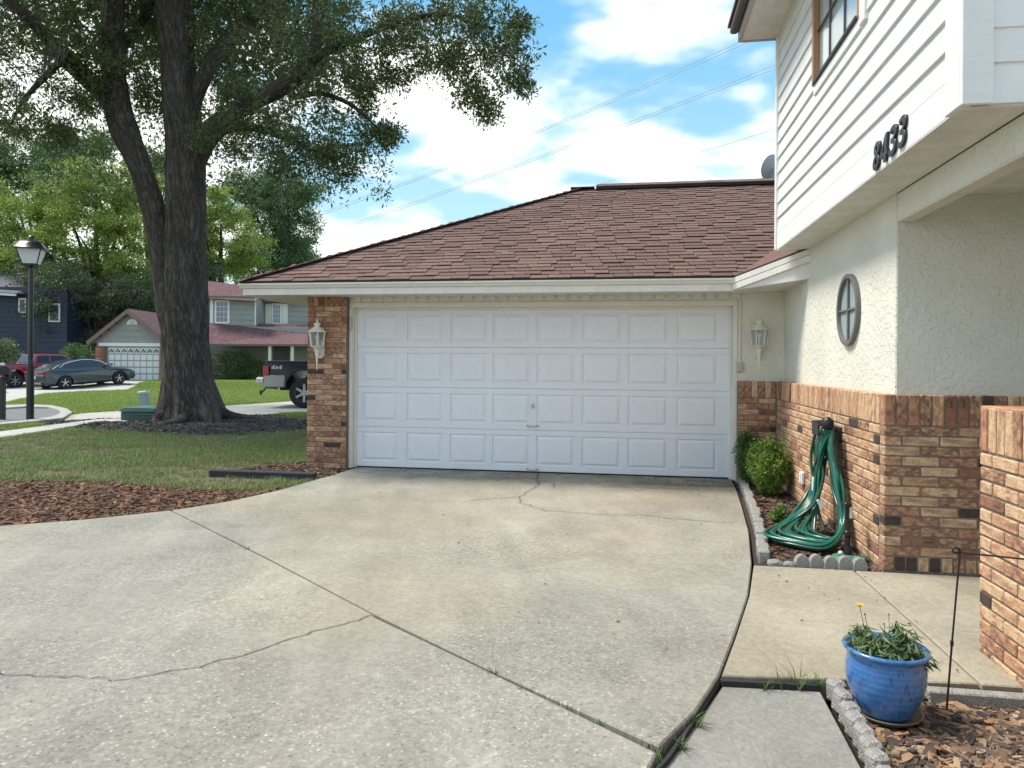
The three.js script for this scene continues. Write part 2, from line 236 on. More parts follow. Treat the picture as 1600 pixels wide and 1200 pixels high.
const frontBed = (x, z) => { if (x > 0.1 || z < 1.3 || x < -9) return false; let e = 1.9; for (let i = 0; i + 1 < lawnEdge.length; i++) if (x >= lawnEdge[i][0] && x <= lawnEdge[i + 1][0]) e = mix(lawnEdge[i][1], lawnEdge[i + 1][1], (x - lawnEdge[i][0]) / (lawnEdge[i + 1][0] - lawnEdge[i][0])); return z > e; };
const pierBed = (x, z) => x > -1.45 && x < 0 && z > -1.4 && z < 0.92 && z > 0.55 - (x + 1.45) * 1.6;
{
  const lines = (spec) => { const r = []; for (const [a, b, s] of spec) for (let v = a; v < b - 1e-6; v += s) r.push(v); r.push(spec[spec.length - 1][1]); return r; };
  const xs = lines([[-420, -60, 30], [-60, -14, 2], [-14, 9, 0.3], [9, 40, 4], [40, 420, 40]]), zs = lines([[-520, -60, 40], [-60, -14, 2], [-14, 11, 0.3], [11, 60, 10]]);
  const pos = [], col = [], uv = [], idx = [];
  for (const z of zs) for (const x of xs) {
    let y = rise(x, z) - 0.03, c;
    const n = fbm(x * 0.9 + 60, z * 0.9 + 60, 4), m = fbm(x * 3 + 9, z * 3, 3);
    const dug = inPoly(x, z, dugOut);
    if (dug) { y = -0.14; c = [0.05, 0.038, 0.028]; }
    else if (frontBed(x, z) || pierBed(x, z)) c = [0.075, 0.038, 0.024];
    else if (ringIn(x, z, 1)) c = [0.055, 0.045, 0.04];
    else if (along(x, z) < 18.5 && x > -8.5) c = mix3([0.11, 0.115, 0.045], [0.17, 0.135, 0.08], sstep(0.42, 0.6, n) * 0.8);  // near lawn: bare patches, and oak shade mixed into the duller tint
    else c = mix3([0.10, 0.18, 0.022], [0.13, 0.20, 0.03], m);  // far lawn: similar grass, tinted brighter for the sun on it
    pos.push(x, y, z); col.push(...c); uv.push(x, z);
  }
  const nx = xs.length;
  for (let j = 0; j + 1 < zs.length; j++) for (let i = 0; i + 1 < nx; i++) { const a = j * nx + i; idx.push(a, a + nx, a + 1, a + 1, a + nx, a + nx + 1); }
  const g = new THREE.BufferGeometry(); g.setAttribute('position', new THREE.Float32BufferAttribute(pos, 3)); g.setAttribute('color', new THREE.Float32BufferAttribute(col, 3)); g.setAttribute('uv', new THREE.Float32BufferAttribute(uv, 2)); g.setIndex(idx); g.computeVertexNormals();
  setting('ground', g, M.soil, 'green lawn ground running back from the driveway to the far houses');
}
// the driveway: three slabs parted by a tooled joint and an irregular crack
function ragged(pts, amp, seed) { const r = rng(seed), o = [pts[0]]; for (let i = 0; i + 1 < pts.length; i++) { const [a, b] = [pts[i], pts[i + 1]], n = Math.max(1, Math.round(Math.hypot(b[0] - a[0], b[1] - a[1]) / 0.045)); for (let k = 1; k <= n; k++) { const t = k / n; o.push([mix(a[0], b[0], t) + (k < n ? (r() - 0.5) * amp : 0), mix(a[1], b[1], t) + (k < n ? (r() - 0.5) * amp : 0)]); } } return o; }
const offs = (pts, d) => pts.map((p, i) => { const a = pts[Math.max(0, i - 1)], b = pts[Math.min(pts.length - 1, i + 1)], l = Math.hypot(b[0] - a[0], b[1] - a[1]); return [p[0] - (b[1] - a[1]) / l * d, p[1] + (b[0] - a[0]) / l * d]; });
const jointLine = [[-0.62, 3.01], [0.3, 3.75], [1.18, 4.46], [2.24, 5.34], [3.0, 5.93], [3.78, 6.52]];
const crackLine = ragged([[-4.6, 6.1], [0.3, 6.40], [0.84, 6.36], [1.04, 6.37], [1.37, 6.33], [1.40, 6.35], [1.53, 6.27], [1.66, 6.17], [1.82, 6.0], [1.92, 5.8], [2.04, 5.62], [2.19, 5.45], [2.235, 5.345]], 0.032, 31);
function driveSlab(pts, label) { const g = slabGeo(pts, 0, 0.11, 0.007), uv = g.attributes.uv; for (let i = 0; i < uv.count; i++) uv.setXY(i, (uv.getX(i) + 4.5) / 10, (uv.getY(i) + 0.5) / 10); return setting('driveway', g, M.drive, label); }
M.drive.bumpMap.repeat.set(2, 2);
driveSlab([...driveEdgeL.slice(0, 6), ...offs(jointLine, -0.009).slice(1, 5), [3.765, 6.475], ...driveEdgeR.slice().reverse().map(p => [p[0] - 0.007, p[1]]).slice(1)], 'pale concrete driveway slab in front of the garage door');
driveSlab([...driveEdgeL.slice(5), [-4.6, 6.085], ...offs(crackLine, -0.003).slice(1).map((p, i) => [p[0], p[1] - 0.009 * Math.pow(vn(i * 0.7, 3), 3)]), ...offs(jointLine, 0.009).slice(1, 3).reverse()].map((p, i) => i === 0 ? [p[0] - 0.01, p[1] + 0.012] : p), 'grey driveway slab between the diagonal joint and the crack');
driveSlab([...offs(crackLine, 0.003), [2.25, 5.375], ...offs(jointLine, 0.009).slice(4, 5), [3.755, 6.52], [3.55, 7.2], [3.4, 9.6], [-4.6, 9.6]], 'rough grey driveway slab nearest the viewer below the crack');
setting('walkway', slabGeo([[4.522, 3.90], [5.185, 3.90], [5.20, 5.68], [4.072, 5.80], [4.203, 5.31], [4.383, 4.6]], -0.002, 0.1), M.walk, 'tan walkway slab between the driveway curve and the porch');
setting('walkway', slabGeo([[5.20, 3.90], [7.4, 3.90], [7.4, 5.68], [5.215, 5.68]], -0.004, 0.1), M.walk, 'pale porch slab in front of the brick return wall');
setting('walkway', slabGeo([[4.07, 5.825], [4.50, 5.80], [4.47, 7.4], [3.43, 7.6], [3.556, 7.0], [3.80, 6.50], [3.93, 6.17]], -0.042, 0.1), M.lowWalk, 'lower grey walkway slab at the bottom edge beside the stone edging');
// concrete across the street side
const G = (l, h) => l.map(p => { const q = ground(p[0], p[1], h); return [q.x, q.z]; });
setting('sidewalk', slabGeo([...G([[-60, 697], [0, 683], [80, 671], [153, 658], [200, 657.5]]), ...G([[200, 653], [150, 654.5], [75, 664], [0, 673.5], [-60, 684]])], -0.006, 0.1), M.farWalk, 'pale sidewalk slab curving past the lamp post');
setting('driveway', slabGeo(G([[100, 656.5], [150, 653.8], [200, 652.6], [300, 651], [420, 647], [620, 641], [620, 621], [480, 625], [400, 630.5], [330, 635], [250, 636.5], [200, 641], [128, 645.5], [112, 648]]), -0.002, 0.1), M.farWalk, 'pale concrete driveway behind the oak with the black pickup on it');
const sedanDrive = { L: G([[-120, 640], [0, 619], [8, 613]], 0).concat([[-28.6, -21.8], [-31.0, -26.0], [-33.2, -32.4]]), R: G([[-60, 646], [0, 632], [70, 615.5]], 0).concat(G([[132, 611]], 0.03), G([[196, 605]], 0.14), [[-25.6, -32.8]]) };
{ // sedan's driveway climbs to the far garage
  const L = sedanDrive.L, R = sedanDrive.R;
  const pos = [], uv = [], idx = []; let k = 0;
  for (let i = 0; i + 1 < L.length; i++) for (let s = 0; s < (i + 2 < L.length ? 6 : 7); s++) for (let t = 0; t <= 4; t++) { const f = s / 6, a = [mix(L[i][0], L[i + 1][0], f), mix(L[i][1], L[i + 1][1], f)], b = [mix(R[i][0], R[i + 1][0], f), mix(R[i][1], R[i + 1][1], f)], x = mix(a[0], b[0], t / 4), z = mix(a[1], b[1], t / 4); pos.push(x, rise(x, z) + 0.002, z); uv.push(x, z); }
  const rows = pos.length / 15; for (let j = 0; j + 1 < rows; j++) for (let t = 0; t < 4; t++) { const a = j * 5 + t; idx.push(a, a + 1, a + 5, a + 1, a + 6, a + 5); }
  const g = new THREE.BufferGeometry(); g.setAttribute('position', new THREE.Float32BufferAttribute(pos, 3)); g.setAttribute('uv', new THREE.Float32BufferAttribute(uv, 2)); g.setIndex(idx); g.computeVertexNormals();
  if (g.attributes.normal.getY(0) < 0) { g.index.array.reverse(); g.computeVertexNormals(); }
  setting('driveway', g, M.farWalk, 'bright driveway under the grey sedan and the red pickup');
}
setting('street', slabGeo(G([[-150, 650], [0, 640], [40, 637.2], [75, 638.3], [92, 642.5], [94, 648], [80, 653.5], [40, 659], [0, 663], [-150, 676]]), -0.008, 0.1), M.asphalt, 'pale asphalt end of the street behind the lamp post');
setting('kerb', slabGeo(G([[-150, 646], [0, 635.5], [45, 633.6], [80, 635.2], [105, 640.5], [113, 646.5], [98, 655.5], [50, 661.5], [0, 666], [-150, 679], [-150, 676], [0, 663.2], [40, 659.2], [80, 653.7], [94.3, 648], [92.3, 642.3], [75, 638.1], [40, 637], [0, 639.8], [-150, 649.8]]), 0.045, 0.14), M.kerb, 'rounded concrete kerb ringing the end of the street');
// dark strips added for a stained riser and shaded gap at the lower slab
setting('added_dark_strip', slabGeo([[4.06, 5.802], [4.50, 5.785], [4.50, 5.798], [4.07, 5.829]], -0.016, 0.08, 0.002), plain(0.028, 0.027, 0.024, 0.95), 'dark strip added for the stained riser between the walkway and the lower slab');
setting('added_dark_strip', slabGeo([[4.368, 4.6], [4.386, 4.6], [4.206, 5.31], [4.07, 5.79], [3.933, 6.17], [3.803, 6.50], [3.56, 7.0], [3.552, 7.0], [3.786, 6.50], [3.918, 6.17], [4.058, 5.79], [4.19, 5.31]].map(p => [p[0] + 0.002, p[1]]), -0.022, 0.08, 0.001), plain(0.028, 0.027, 0.024, 0.95), 'dark strip added for the shaded gap of the curved joint along the driveway');
// ------------------------------------------------------------ the house with its garage
const house = thing('house', 'brick, stucco and white siding house with the wide white garage door', 'house');
const bgeo = {};
const BL = 0.24, BJ = 0.011;
function brickGeo(w, h, d) { const k = [w, h, d].map(v => v.toFixed(3)).join(); return bgeo[k] || (bgeo[k] = bx(w, h, d, 0, 0, 0, 0.005, true)); }
// fills a wall face with bricks: face along x (axis 'x', looking +z) or along z (axis 'z', looking -x)
function brickwork(parent, axis, a0, a1, face, y0, y1, o) {
  const r = rng(o.seed), H = 0.0692, depth = 0.09, tone = o.tone;
  const pick = () => { let t = r(), k = 0; for (; k < tone.length - 1; k++) { t -= tone[k]; if (t < 0) break; } return M.brick[k]; };
  const put = (c, y, w, h, m) => {
    const stand = h > w * 1.2, a = stand ? h : w, b = stand ? w : h;                     // upright bricks are the same brick turned on end
    const q = new THREE.Mesh(brickGeo(axis === 'x' ? a : depth, b, axis === 'x' ? depth : a), m || pick()); q.name = 'brick'; shadows(q);
    const f = face - (axis === 'x' ? 1 : -1) * (depth / 2 - 0.0035 * (r() - 0.5)); q.position.set(axis === 'x' ? c : f, y, axis === 'x' ? f : c);
    const spin = (r() < 0.5 ? Math.PI : 0) + (stand ? Math.PI / 2 : 0); if (axis === 'x') q.rotation.z = spin; else q.rotation.x = spin;
    parent.add(q);
  };
  let y = y0;
  if (o.rowlock) { for (let a = a0; a < a1 - 0.03; a += 0.075) put(Math.min(a + 0.0375, a1 - 0.032), y + o.rowlock / 2, Math.min(0.075, a1 - a) - BJ, o.rowlock - BJ, r() < 0.3 ? M.brick[7] : null); y += o.rowlock; }
  const topEnd = y1 - (o.soldier || 0), n = Math.round((topEnd - y) / H), h = (topEnd - y) / n;
  for (let i = 0; i < n; i++) {
    let a = a0 - ((i + (o.shift || 0)) % 2 ? BL / 2 : 0);
    for (; a < a1 - 0.02; a += BL) { const s = Math.max(a, a0), e = Math.min(a + BL, a1); if (e - s < 0.035) continue; const header = e - s < 0.15; put((s + e) / 2, y + h * (i + 0.5), e - s - BJ, h - BJ, header && r() < 0.07 ? M.brick[7] : null); }
  }
  if (o.soldier) for (let a = a0, k = 0; a < a1 - 0.03; a += 0.078, k++) { const e = Math.min(a + 0.078, a1); put((a + e) / 2, y1 - o.soldier / 2, e - a - BJ, o.soldier - BJ, k === 0 && o.first !== undefined ? M.brick[o.first] : null); }
}
const warm = [0.22, 0.2, 0.17, 0.09, 0.09, 0.1, 0.04, 0.02, 0.02, 0.05], mixed = [0.13, 0.09, 0.16, 0.16, 0.17, 0.07, 0.10, 0.03, 0.06, 0.03], ruddy = [0.07, 0.05, 0.14, 0.2, 0.13, 0.08, 0.14, 0.03, 0.13, 0.03];
// garage walls and the brick pier at its left
const WF = 0.10, BF = 0.19, CAP = 1.222;
part('garage_wall', [b2(-0.59, 0.0, 0, 2.36, -6.5, 0.09), b2(4.93, 5.5, -0.05, 2.5, -0.2, WF), b2(-0.1, 4.95, 2.13, 2.42, -0.2, 0.085), b2(-0.5, 8, 0, 2.36, -6.6, -6.5)], M.stucco, house);
const pier = part('brick_pier', b2(-0.60, -0.055, -0.1, 2.345, -0.1, BF - 0.008), M.mortar, house);
brickwork(pier, 'x', -0.605, -0.05, BF, 0.0, 2.35, { seed: 11, tone: ruddy, soldier: 0.20 });
const wainF = part('brick_wainscot', b2(4.94, 5.39, -0.1, CAP - 0.008, -0.1, BF - 0.008), M.mortar, house);
brickwork(wainF, 'x', 4.935, 5.378, BF, 0, CAP, { seed: 12, tone: mixed, soldier: 0.21 });
const wainS = part('brick_wainscot', b2(5.388, 5.5, -0.1, CAP - 0.008, BF - 0.05, 3.87), M.mortar, house);
brickwork(wainS, 'z', BF, 3.785, 5.38, 0, CAP, { seed: 13, tone: warm, soldier: 0.22, shift: 1 });
const wainR = part('brick_wainscot', b2(5.40, 8.2, -0.1, CAP - 0.008, 3.7, 3.872), M.mortar, house);
brickwork(wainR, 'x', 5.38, 7.0, 3.88, 0, CAP, { seed: 14, tone: mixed, soldier: 0.22, rowlock: 0.105, first: 8 });
// stucco above the brick
part('stucco_wall', b2(5.48, 5.7, 1.12, 2.66, -0.1, 3.80, 0.006), M.stucco, house);
part('stucco_wall', b2(5.483, 9.5, 1.12, 2.70, 3.6, 3.803, 0.006), M.stucco, house);
part('porch_beam', b2(5.481, 5.60, 2.424, 2.626, 3.806, 8.0, 0.012), M.stucco, house);
part('porch_ceiling', b2(5.602, 9.5, 2.60, 2.66, 3.806, 8.0), M.soffit, house);
// garage door: four hinged sections with pressed panels, lock and two lift handles
const gd = part('garage_door', b2(0.002, 4.878, 0.012, 2.12, -0.06, -0.014), M.door, house);
{
  const rows = [[0.018, 0.546], [0.550, 1.080], [1.084, 1.612], [1.616, 2.11]], py = [[0.096, 0.478], [0.63, 1.005], [1.155, 1.535], [1.685, 2.055]];
  const xs = [0.104, 0.72, 1.314, 1.88, 2.46, 3.045, 3.625, 4.226], w = 0.485;
  rows.forEach(([y0, y1], r) => {
    // the section's skin is a frame round eight sunk fields
    const g = [b2(0.004, 4.876, y0, py[r][0], -0.016, 0.0, 0.003), b2(0.004, 4.876, py[r][1], y1, -0.016, 0.0, 0.003)];
    for (let i = 0; i <= 8; i++) { const a = i === 0 ? 0.004 : xs[i - 1] + w, b = i === 8 ? 4.876 : xs[i]; g.push(b2(a, b, py[r][0] + 0.0002, py[r][1] - 0.0002, -0.016, -0.0003, 0.002)); }
    part('door_section', g, M.door, gd);
    const pw = w - 0.012, ph = py[r][1] - py[r][0] - 0.012;
    const sh = bx(pw, ph, 0.018, 0, 0, 0, 0.001), p = sh.attributes.position;
    for (let i = 0; i < p.count; i++) if (p.getZ(i) > 0) { p.setX(i, p.getX(i) * (1 - 0.075 / pw)); p.setY(i, p.getY(i) * (1 - 0.075 / ph)); }
    sh.computeVertexNormals();
    for (const x of xs) part('raised_panel', sh, M.door, gd).position.set(x + w / 2, (py[r][0] + py[r][1]) / 2, -0.0095);
  });
  const lock = part('door_lock', [new THREE.CylinderGeometry(0.028, 0.03, 0.012, 20).rotateX(Math.PI / 2).translate(2.41, 0.86, 0.006), bx(0.012, 0.05, 0.02, 2.41, 0.858, 0.018)], plain(0.5, 0.49, 0.45, 0.4, 0.6), gd); void lock;
  for (const y of [0.605, 0.045]) part('lift_handle', [tube([[2.345, y, 0], [2.352, y - 0.004, 0.03], [2.41, y - 0.008, 0.036], [2.468, y - 0.004, 0.03], [2.475, y, 0]], 0.006, 20, 6), bx(0.03, 0.022, 0.004, 2.345, y, 0.002), bx(0.03, 0.022, 0.004, 2.475, y, 0.002)], plain(0.42, 0.38, 0.33, 0.5, 0.7), gd);
  part('bottom_seal', b2(0.01, 4.87, 0.001, 0.014, -0.05, -0.004, 0.003), M.rubber, gd);
}
part('door_casing', [b2(-0.05, -0.004, 0, 2.135, -0.1, 0.11), b2(-0.004, 0.03, 0, 2.125, -0.02, 0.025), b2(4.885, 4.935, 0, 2.135, -0.1, 0.11), b2(4.855, 4.885, 0, 2.125, -0.02, 0.025), b2(-0.05, 4.935, 2.136, 2.20, -0.1, 0.108), b2(0.03, 4.855, 2.10, 2.135, -0.02, 0.03)], M.trim, house);
const band = part('dentil_band', b2(-0.045, 4.93, 2.201, 2.32, -0.05, 0.096), M.trim, house);
for (let x = 0.0, k = 0; x < 4.9; x += 0.152, k++) part('dentil', k ? band.children[0].geometry : bx(0.112, 0.085, 0.022, 0, 0, 0, 0.003), M.trim, band).position.set(x + 0.05, 2.262, 0.107);
part('crown_strip', b2(-0.045, 4.93, 2.305, 2.345, 0.09, 0.15, 0.01), M.trim, house);
// roof: half-pitched hip; eave at z 0.7, ridge at z -3.27
const EZ = 0.7, EY = 2.44, EX = -1.24, RZ = -3.27, PITCH = 0.5, RX = EX + (EZ - RZ), RY = EY + PITCH * (EZ - RZ), TURN = 4.82;
{
  const v = (x, z, y) => new THREE.Vector3(x, y === undefined ? EY + PITCH * (EZ - z) - 0.02 : y, z), b = 2 * RZ - EZ;
  const A = v(EX, EZ), B = v(9, EZ), C = v(9, RZ), D = v(RX, RZ), E = v(EX, b, EY - 0.02), F = v(9, b, EY - 0.02);
  const dn = (q) => q.clone().add(new THREE.Vector3(0, -0.05, 0));
  const pos = []; const tri = (...q) => q.forEach(p => pos.push(p.x, p.y, p.z));
  tri(A, B, C); tri(A, C, D); tri(E, A, D); tri(F, E, D); tri(F, D, C);
  tri(dn(A), dn(C), dn(B)); tri(dn(A), dn(D), dn(C)); tri(A, dn(A), B); tri(B, dn(A), dn(B)); tri(E, dn(E), A); tri(A, dn(E), dn(A));
  const g = new THREE.BufferGeometry(); g.setAttribute('position', new THREE.Float32BufferAttribute(pos, 3)); g.computeVertexNormals();
  g.setAttribute('uv', new THREE.Float32BufferAttribute(new Float32Array(pos.length / 3 * 2), 2));
  const gran = (s) => tex(128, 64, (u, w) => { const n = fbm(u * 40 + s, w * 24, 2), m = fbm(u * 5 + s, w * 3 + s, 3), k = 0.74 + 0.30 * n + 0.16 * (m - 0.5); return [k, k, k]; });
  const tm = [gran(1), gran(5), gran(9)];
  const tone = [[0.185, 0.103, 0.080], [0.198, 0.111, 0.086], [0.170, 0.096, 0.076], [0.215, 0.122, 0.093], [0.150, 0.087, 0.071], [0.190, 0.104, 0.080], [0.204, 0.118, 0.092]];
  M.shingle = tone.map((c, i) => mat({ color: lin(...c), roughness: 0.95, map: tm[i % 3] }));
  M.shingleAll = mat({ vertexColors: true, roughness: 0.95, map: tm[0] });
  const roof = part('roof', g, plain(0.045, 0.035, 0.032, 0.95), house);
  // asphalt tabs, laid course over course
  const SL = Math.hypot(1, PITCH), course = 0.128, tab = 0.245, r = rng(41), list = [];
  const rowsN = Math.floor((EZ - RZ) * SL / course);
  for (let i = 0; i <= rowsN; i++) {
    const s = i * course + 0.006, z = EZ + 0.035 - s / SL;
    const left = EX - 0.02 + (EZ - z), right = 6.9;
    let x = left - r() * 0.0 - ((i * 0.37 + 0.11) % 1) * tab;
    while (x < right) { const w = tab * (0.72 + 0.56 * r()), x0 = Math.max(x, left), x1 = Math.min(x + w, right); if (x1 - x0 > 0.04) list.push({ x: (x0 + x1) / 2, w: x1 - x0 - 0.006, i, s, z, left: x0 === left }); x += w; }
  }
  const tilt = Math.atan(PITCH);
  const shape = (w, lift) => { const q = bx(w, 0.009, course + 0.03, 0, 0, 0, 0.002, true); return q.rotateX(-0.085 - lift).translate(0, 0.012, -course / 2); };
  const base = shape(1, 0), lin7 = tone.map(c => lin(...c));
  const pose = (t) => new THREE.Matrix4().compose(new THREE.Vector3(t.x, EY + PITCH * (EZ - t.z) - 0.012 + 0.004 * (t.k % 3), t.z), new THREE.Quaternion().setFromEuler(new THREE.Euler(tilt, 0, 0)), new THREE.Vector3(t.w, 1, 1));
  list.forEach((t, i) => { t.k = i; const n = fbm(t.x * 0.8 + 20, t.s * 0.8 + 5, 3); t.c = Math.min(6, Math.max(0, Math.floor(r() * 7))); if (n > 0.6 && r() < 0.5) t.c = 4; t.size = 1 / Math.hypot(t.x - CAM.x, EY + t.s * 0.447 - CAM.y, t.z - CAM.z); t.show = t.x < 5.5 - 0.0; });
  const seen = list.filter(t => t.show && t.w > 0.12).sort((a, b) => b.size - a.size).slice(0, 300), near = new Set(seen);
  for (const t of seen) { const m = part('shingle', base, M.shingle[t.c], roof); m.applyMatrix4(pose(t)); }
  const rest = list.filter(t => !near.has(t)).map(t => { const q = base.clone().applyMatrix4(pose(t)), n = q.attributes.position.count, c = new Float32Array(n * 3); for (let i = 0; i < n; i++) lin7[t.c].toArray(c, i * 3); q.setAttribute('color', new THREE.BufferAttribute(c, 3)); return q; });
  // the slope behind the hip, seen only from aside
  for (let i = 0; i <= rowsN; i++) { const s = i * course, x = EX - 0.035 + s / SL, z0 = EZ - (s / SL), z1 = 2 * RZ - EZ + s / SL; for (let z = z1; z < z0 - 0.05; z += 0.32) { const w = Math.min(0.314, z0 - z), q = base.clone().applyMatrix4(new THREE.Matrix4().compose(new THREE.Vector3(x, EY + PITCH * (x - EX) - 0.008, z + w / 2), new THREE.Quaternion().setFromEuler(new THREE.Euler(tilt, -Math.PI / 2, 0, 'YXZ')), new THREE.Vector3(w, 1, 1))), n = q.attributes.position.count, c = new Float32Array(n * 3), k = Math.floor(r() * 7); for (let j = 0; j < n; j++) lin7[k].toArray(c, j * 3); q.setAttribute('color', new THREE.BufferAttribute(c, 3)); rest.push(q); } }
  const sf = part('shingle_field', rest, M.shingleAll, roof); sf.userData.kind = 'stuff';
  // caps along the hip and the ridge, and the raised vent
  const cap = bx(0.26, 0.012, 0.24, 0, 0, 0, 0.003, true), hipDir = new THREE.Vector3(1, PITCH, -1).normalize();
  const hq = new THREE.Quaternion().setFromRotationMatrix(new THREE.Matrix4().lookAt(new THREE.Vector3(), hipDir, new THREE.Vector3(0, 1, 0)));
  const HL = Math.hypot(RX - EX, RY - EY, EZ - RZ);
  for (let s = 0.05; s < HL; s += 0.17) { const m = part('hip_cap', cap, M.shingle[Math.floor(r() * 3) * 2], roof); m.position.set(EX, EY + 0.01, EZ).addScaledVector(hipDir, s); m.quaternion.copy(hq); m.rotateX(0.05); }
  for (let x = RX; x < 3.05; x += 0.17) { const m = part('ridge_cap', cap, M.shingle[Math.floor(r() * 3) * 2], roof); m.position.set(x, RY + 0.012, RZ); m.rotation.y = Math.PI / 2; }
  part('ridge_vent', [prism([[RZ - 0.17, RY - 0.04], [RZ - 0.17, RY + 0.0], [RZ, RY + 0.075], [RZ + 0.17, RY + 0.0], [RZ + 0.17, RY - 0.04]], 3.05, 9, 'x')], plain(0.022, 0.021, 0.021, 0.85), roof);
  for (let x = 3.07; x < 6.2; x += 0.3) part('ridge_cap', prism([[RZ - 0.18, RY + 0.0], [RZ - 0.18, RY + 0.01], [RZ, RY + 0.088], [RZ + 0.18, RY + 0.01], [RZ + 0.18, RY + 0.0], [RZ, RY + 0.077]], x, x + 0.295, 'x'), M.shingle[Math.floor(r() * 7)], roof);
  // fallen twigs on the shingles
  for (const [x, s] of [[2.55, 1.05], [4.85, 2.9]]) { const z = EZ - s, y = EY + PITCH * s + 0.03; part('fallen_twig', tube([[x, y, z], [x + 0.12, y + 0.035, z - 0.05], [x + 0.3, y + 0.05, z - 0.08]], 0.006, 12, 5), plain(0.4, 0.33, 0.27, 0.9), roof); }
}
// eave: drip edge, fascia, soffit, and the boxed return at the right
part('drip_edge', b2(EX - 0.03, TURN, EY - 0.035, EY - 0.012, EZ - 0.02, EZ + 0.035, 0.003), plain(0.03, 0.028, 0.027, 0.7), house);
part('gutter', prism([[EZ - 0.03, EY - 0.04], [EZ + 0.05, EY - 0.04], [EZ + 0.05, EY - 0.06], [EZ + 0.035, EY - 0.075], [EZ + 0.02, EY - 0.10], [EZ - 0.03, EY - 0.10]], EX - 0.03, TURN, 'x'), M.trim, house);
part('fascia', [b2(EX, TURN, EY - 0.185, EY - 0.1005, EZ - 0.05, EZ, 0.003), b2(EX - 0.005, EX + 0.035, EY - 0.19, EY - 0.03, 2 * RZ - EZ, EZ - 0.052, 0.003)], M.trim, house);
part('soffit', [b2(EX + 0.036, TURN + 0.1, EY - 0.165, EY - 0.145, 0.09, EZ - 0.051), b2(EX + 0.036, -0.595, EY - 0.165, EY - 0.145, -6.5, 0.088)], M.soffit, house);
{
  const A = [4.82, EZ + 0.01], B = [5.50, 1.35];
  const poly = (pts, t) => { // a vertical board standing on line A-B: pts [along 0..1, y]
    const d = [B[0] - A[0], B[1] - A[1]], l = Math.hypot(...d), s = new THREE.Shape(pts.map(p => new THREE.Vector2(p[0] * l, p[1])));
    const g = new THREE.ExtrudeGeometry(s, { depth: 0.03, bevelEnabled: true, bevelSize: 0.003, bevelThickness: 0.003, bevelOffset: -0.003, bevelSegments: 1 });
    return g.translate(0, 0, t).rotateY(-Math.atan2(d[1], d[0])).translate(A[0], 0, A[1]);
  };
  part('cornice_return', poly([[0, 2.265], [1, 2.315], [1, 2.62], [0, 2.40]], -0.03), M.trim, house);
  part('cornice_gutter', poly([[-0.02, 2.335], [1, 2.565], [1, 2.625], [-0.02, 2.40]], 0.001), M.trim, house);
  part('cornice_moulding', poly([[-0.01, 2.262], [1, 2.49], [1, 2.56], [-0.01, 2.33]], 0.0), M.trim, house);
  const pos = [[4.83, 2.275, EZ - 0.02], [5.5, 2.32, 1.33], [5.5, 2.30, 0.09], [4.83, 2.275, 0.09]], up = [[4.80, 2.412, EZ + 0.02], [5.52, 2.64, 1.36], [5.52, 2.93, -0.25]];
  const g = new THREE.BufferGeometry(); g.setAttribute('position', new THREE.Float32BufferAttribute([...pos[0], ...pos[2], ...pos[1], ...pos[0], ...pos[3], ...pos[2]], 3)); g.computeVertexNormals(); g.setAttribute('uv', new THREE.Float32BufferAttribute([4.83, 0.68, 5.5, 0.09, 5.5, 1.33, 4.83, 0.68, 4.83, 0.09, 5.5, 0.09], 2));
  part('soffit', g, M.soffit, house);
  const g2 = new THREE.BufferGeometry(); g2.setAttribute('position', new THREE.Float32BufferAttribute([...up[0], ...up[1], ...up[2]], 3)); g2.computeVertexNormals(); g2.setAttribute('uv', new THREE.Float32BufferAttribute([0, 0, 2, 0, 2, 3], 2));
  part('roof_cricket', g2, M.shingle[5], house);
  part('drip_edge', poly([[-0.02, 2.402], [1, 2.627], [1, 2.645], [-0.02, 2.42]], 0.003), plain(0.03, 0.028, 0.027, 0.7), house);
}
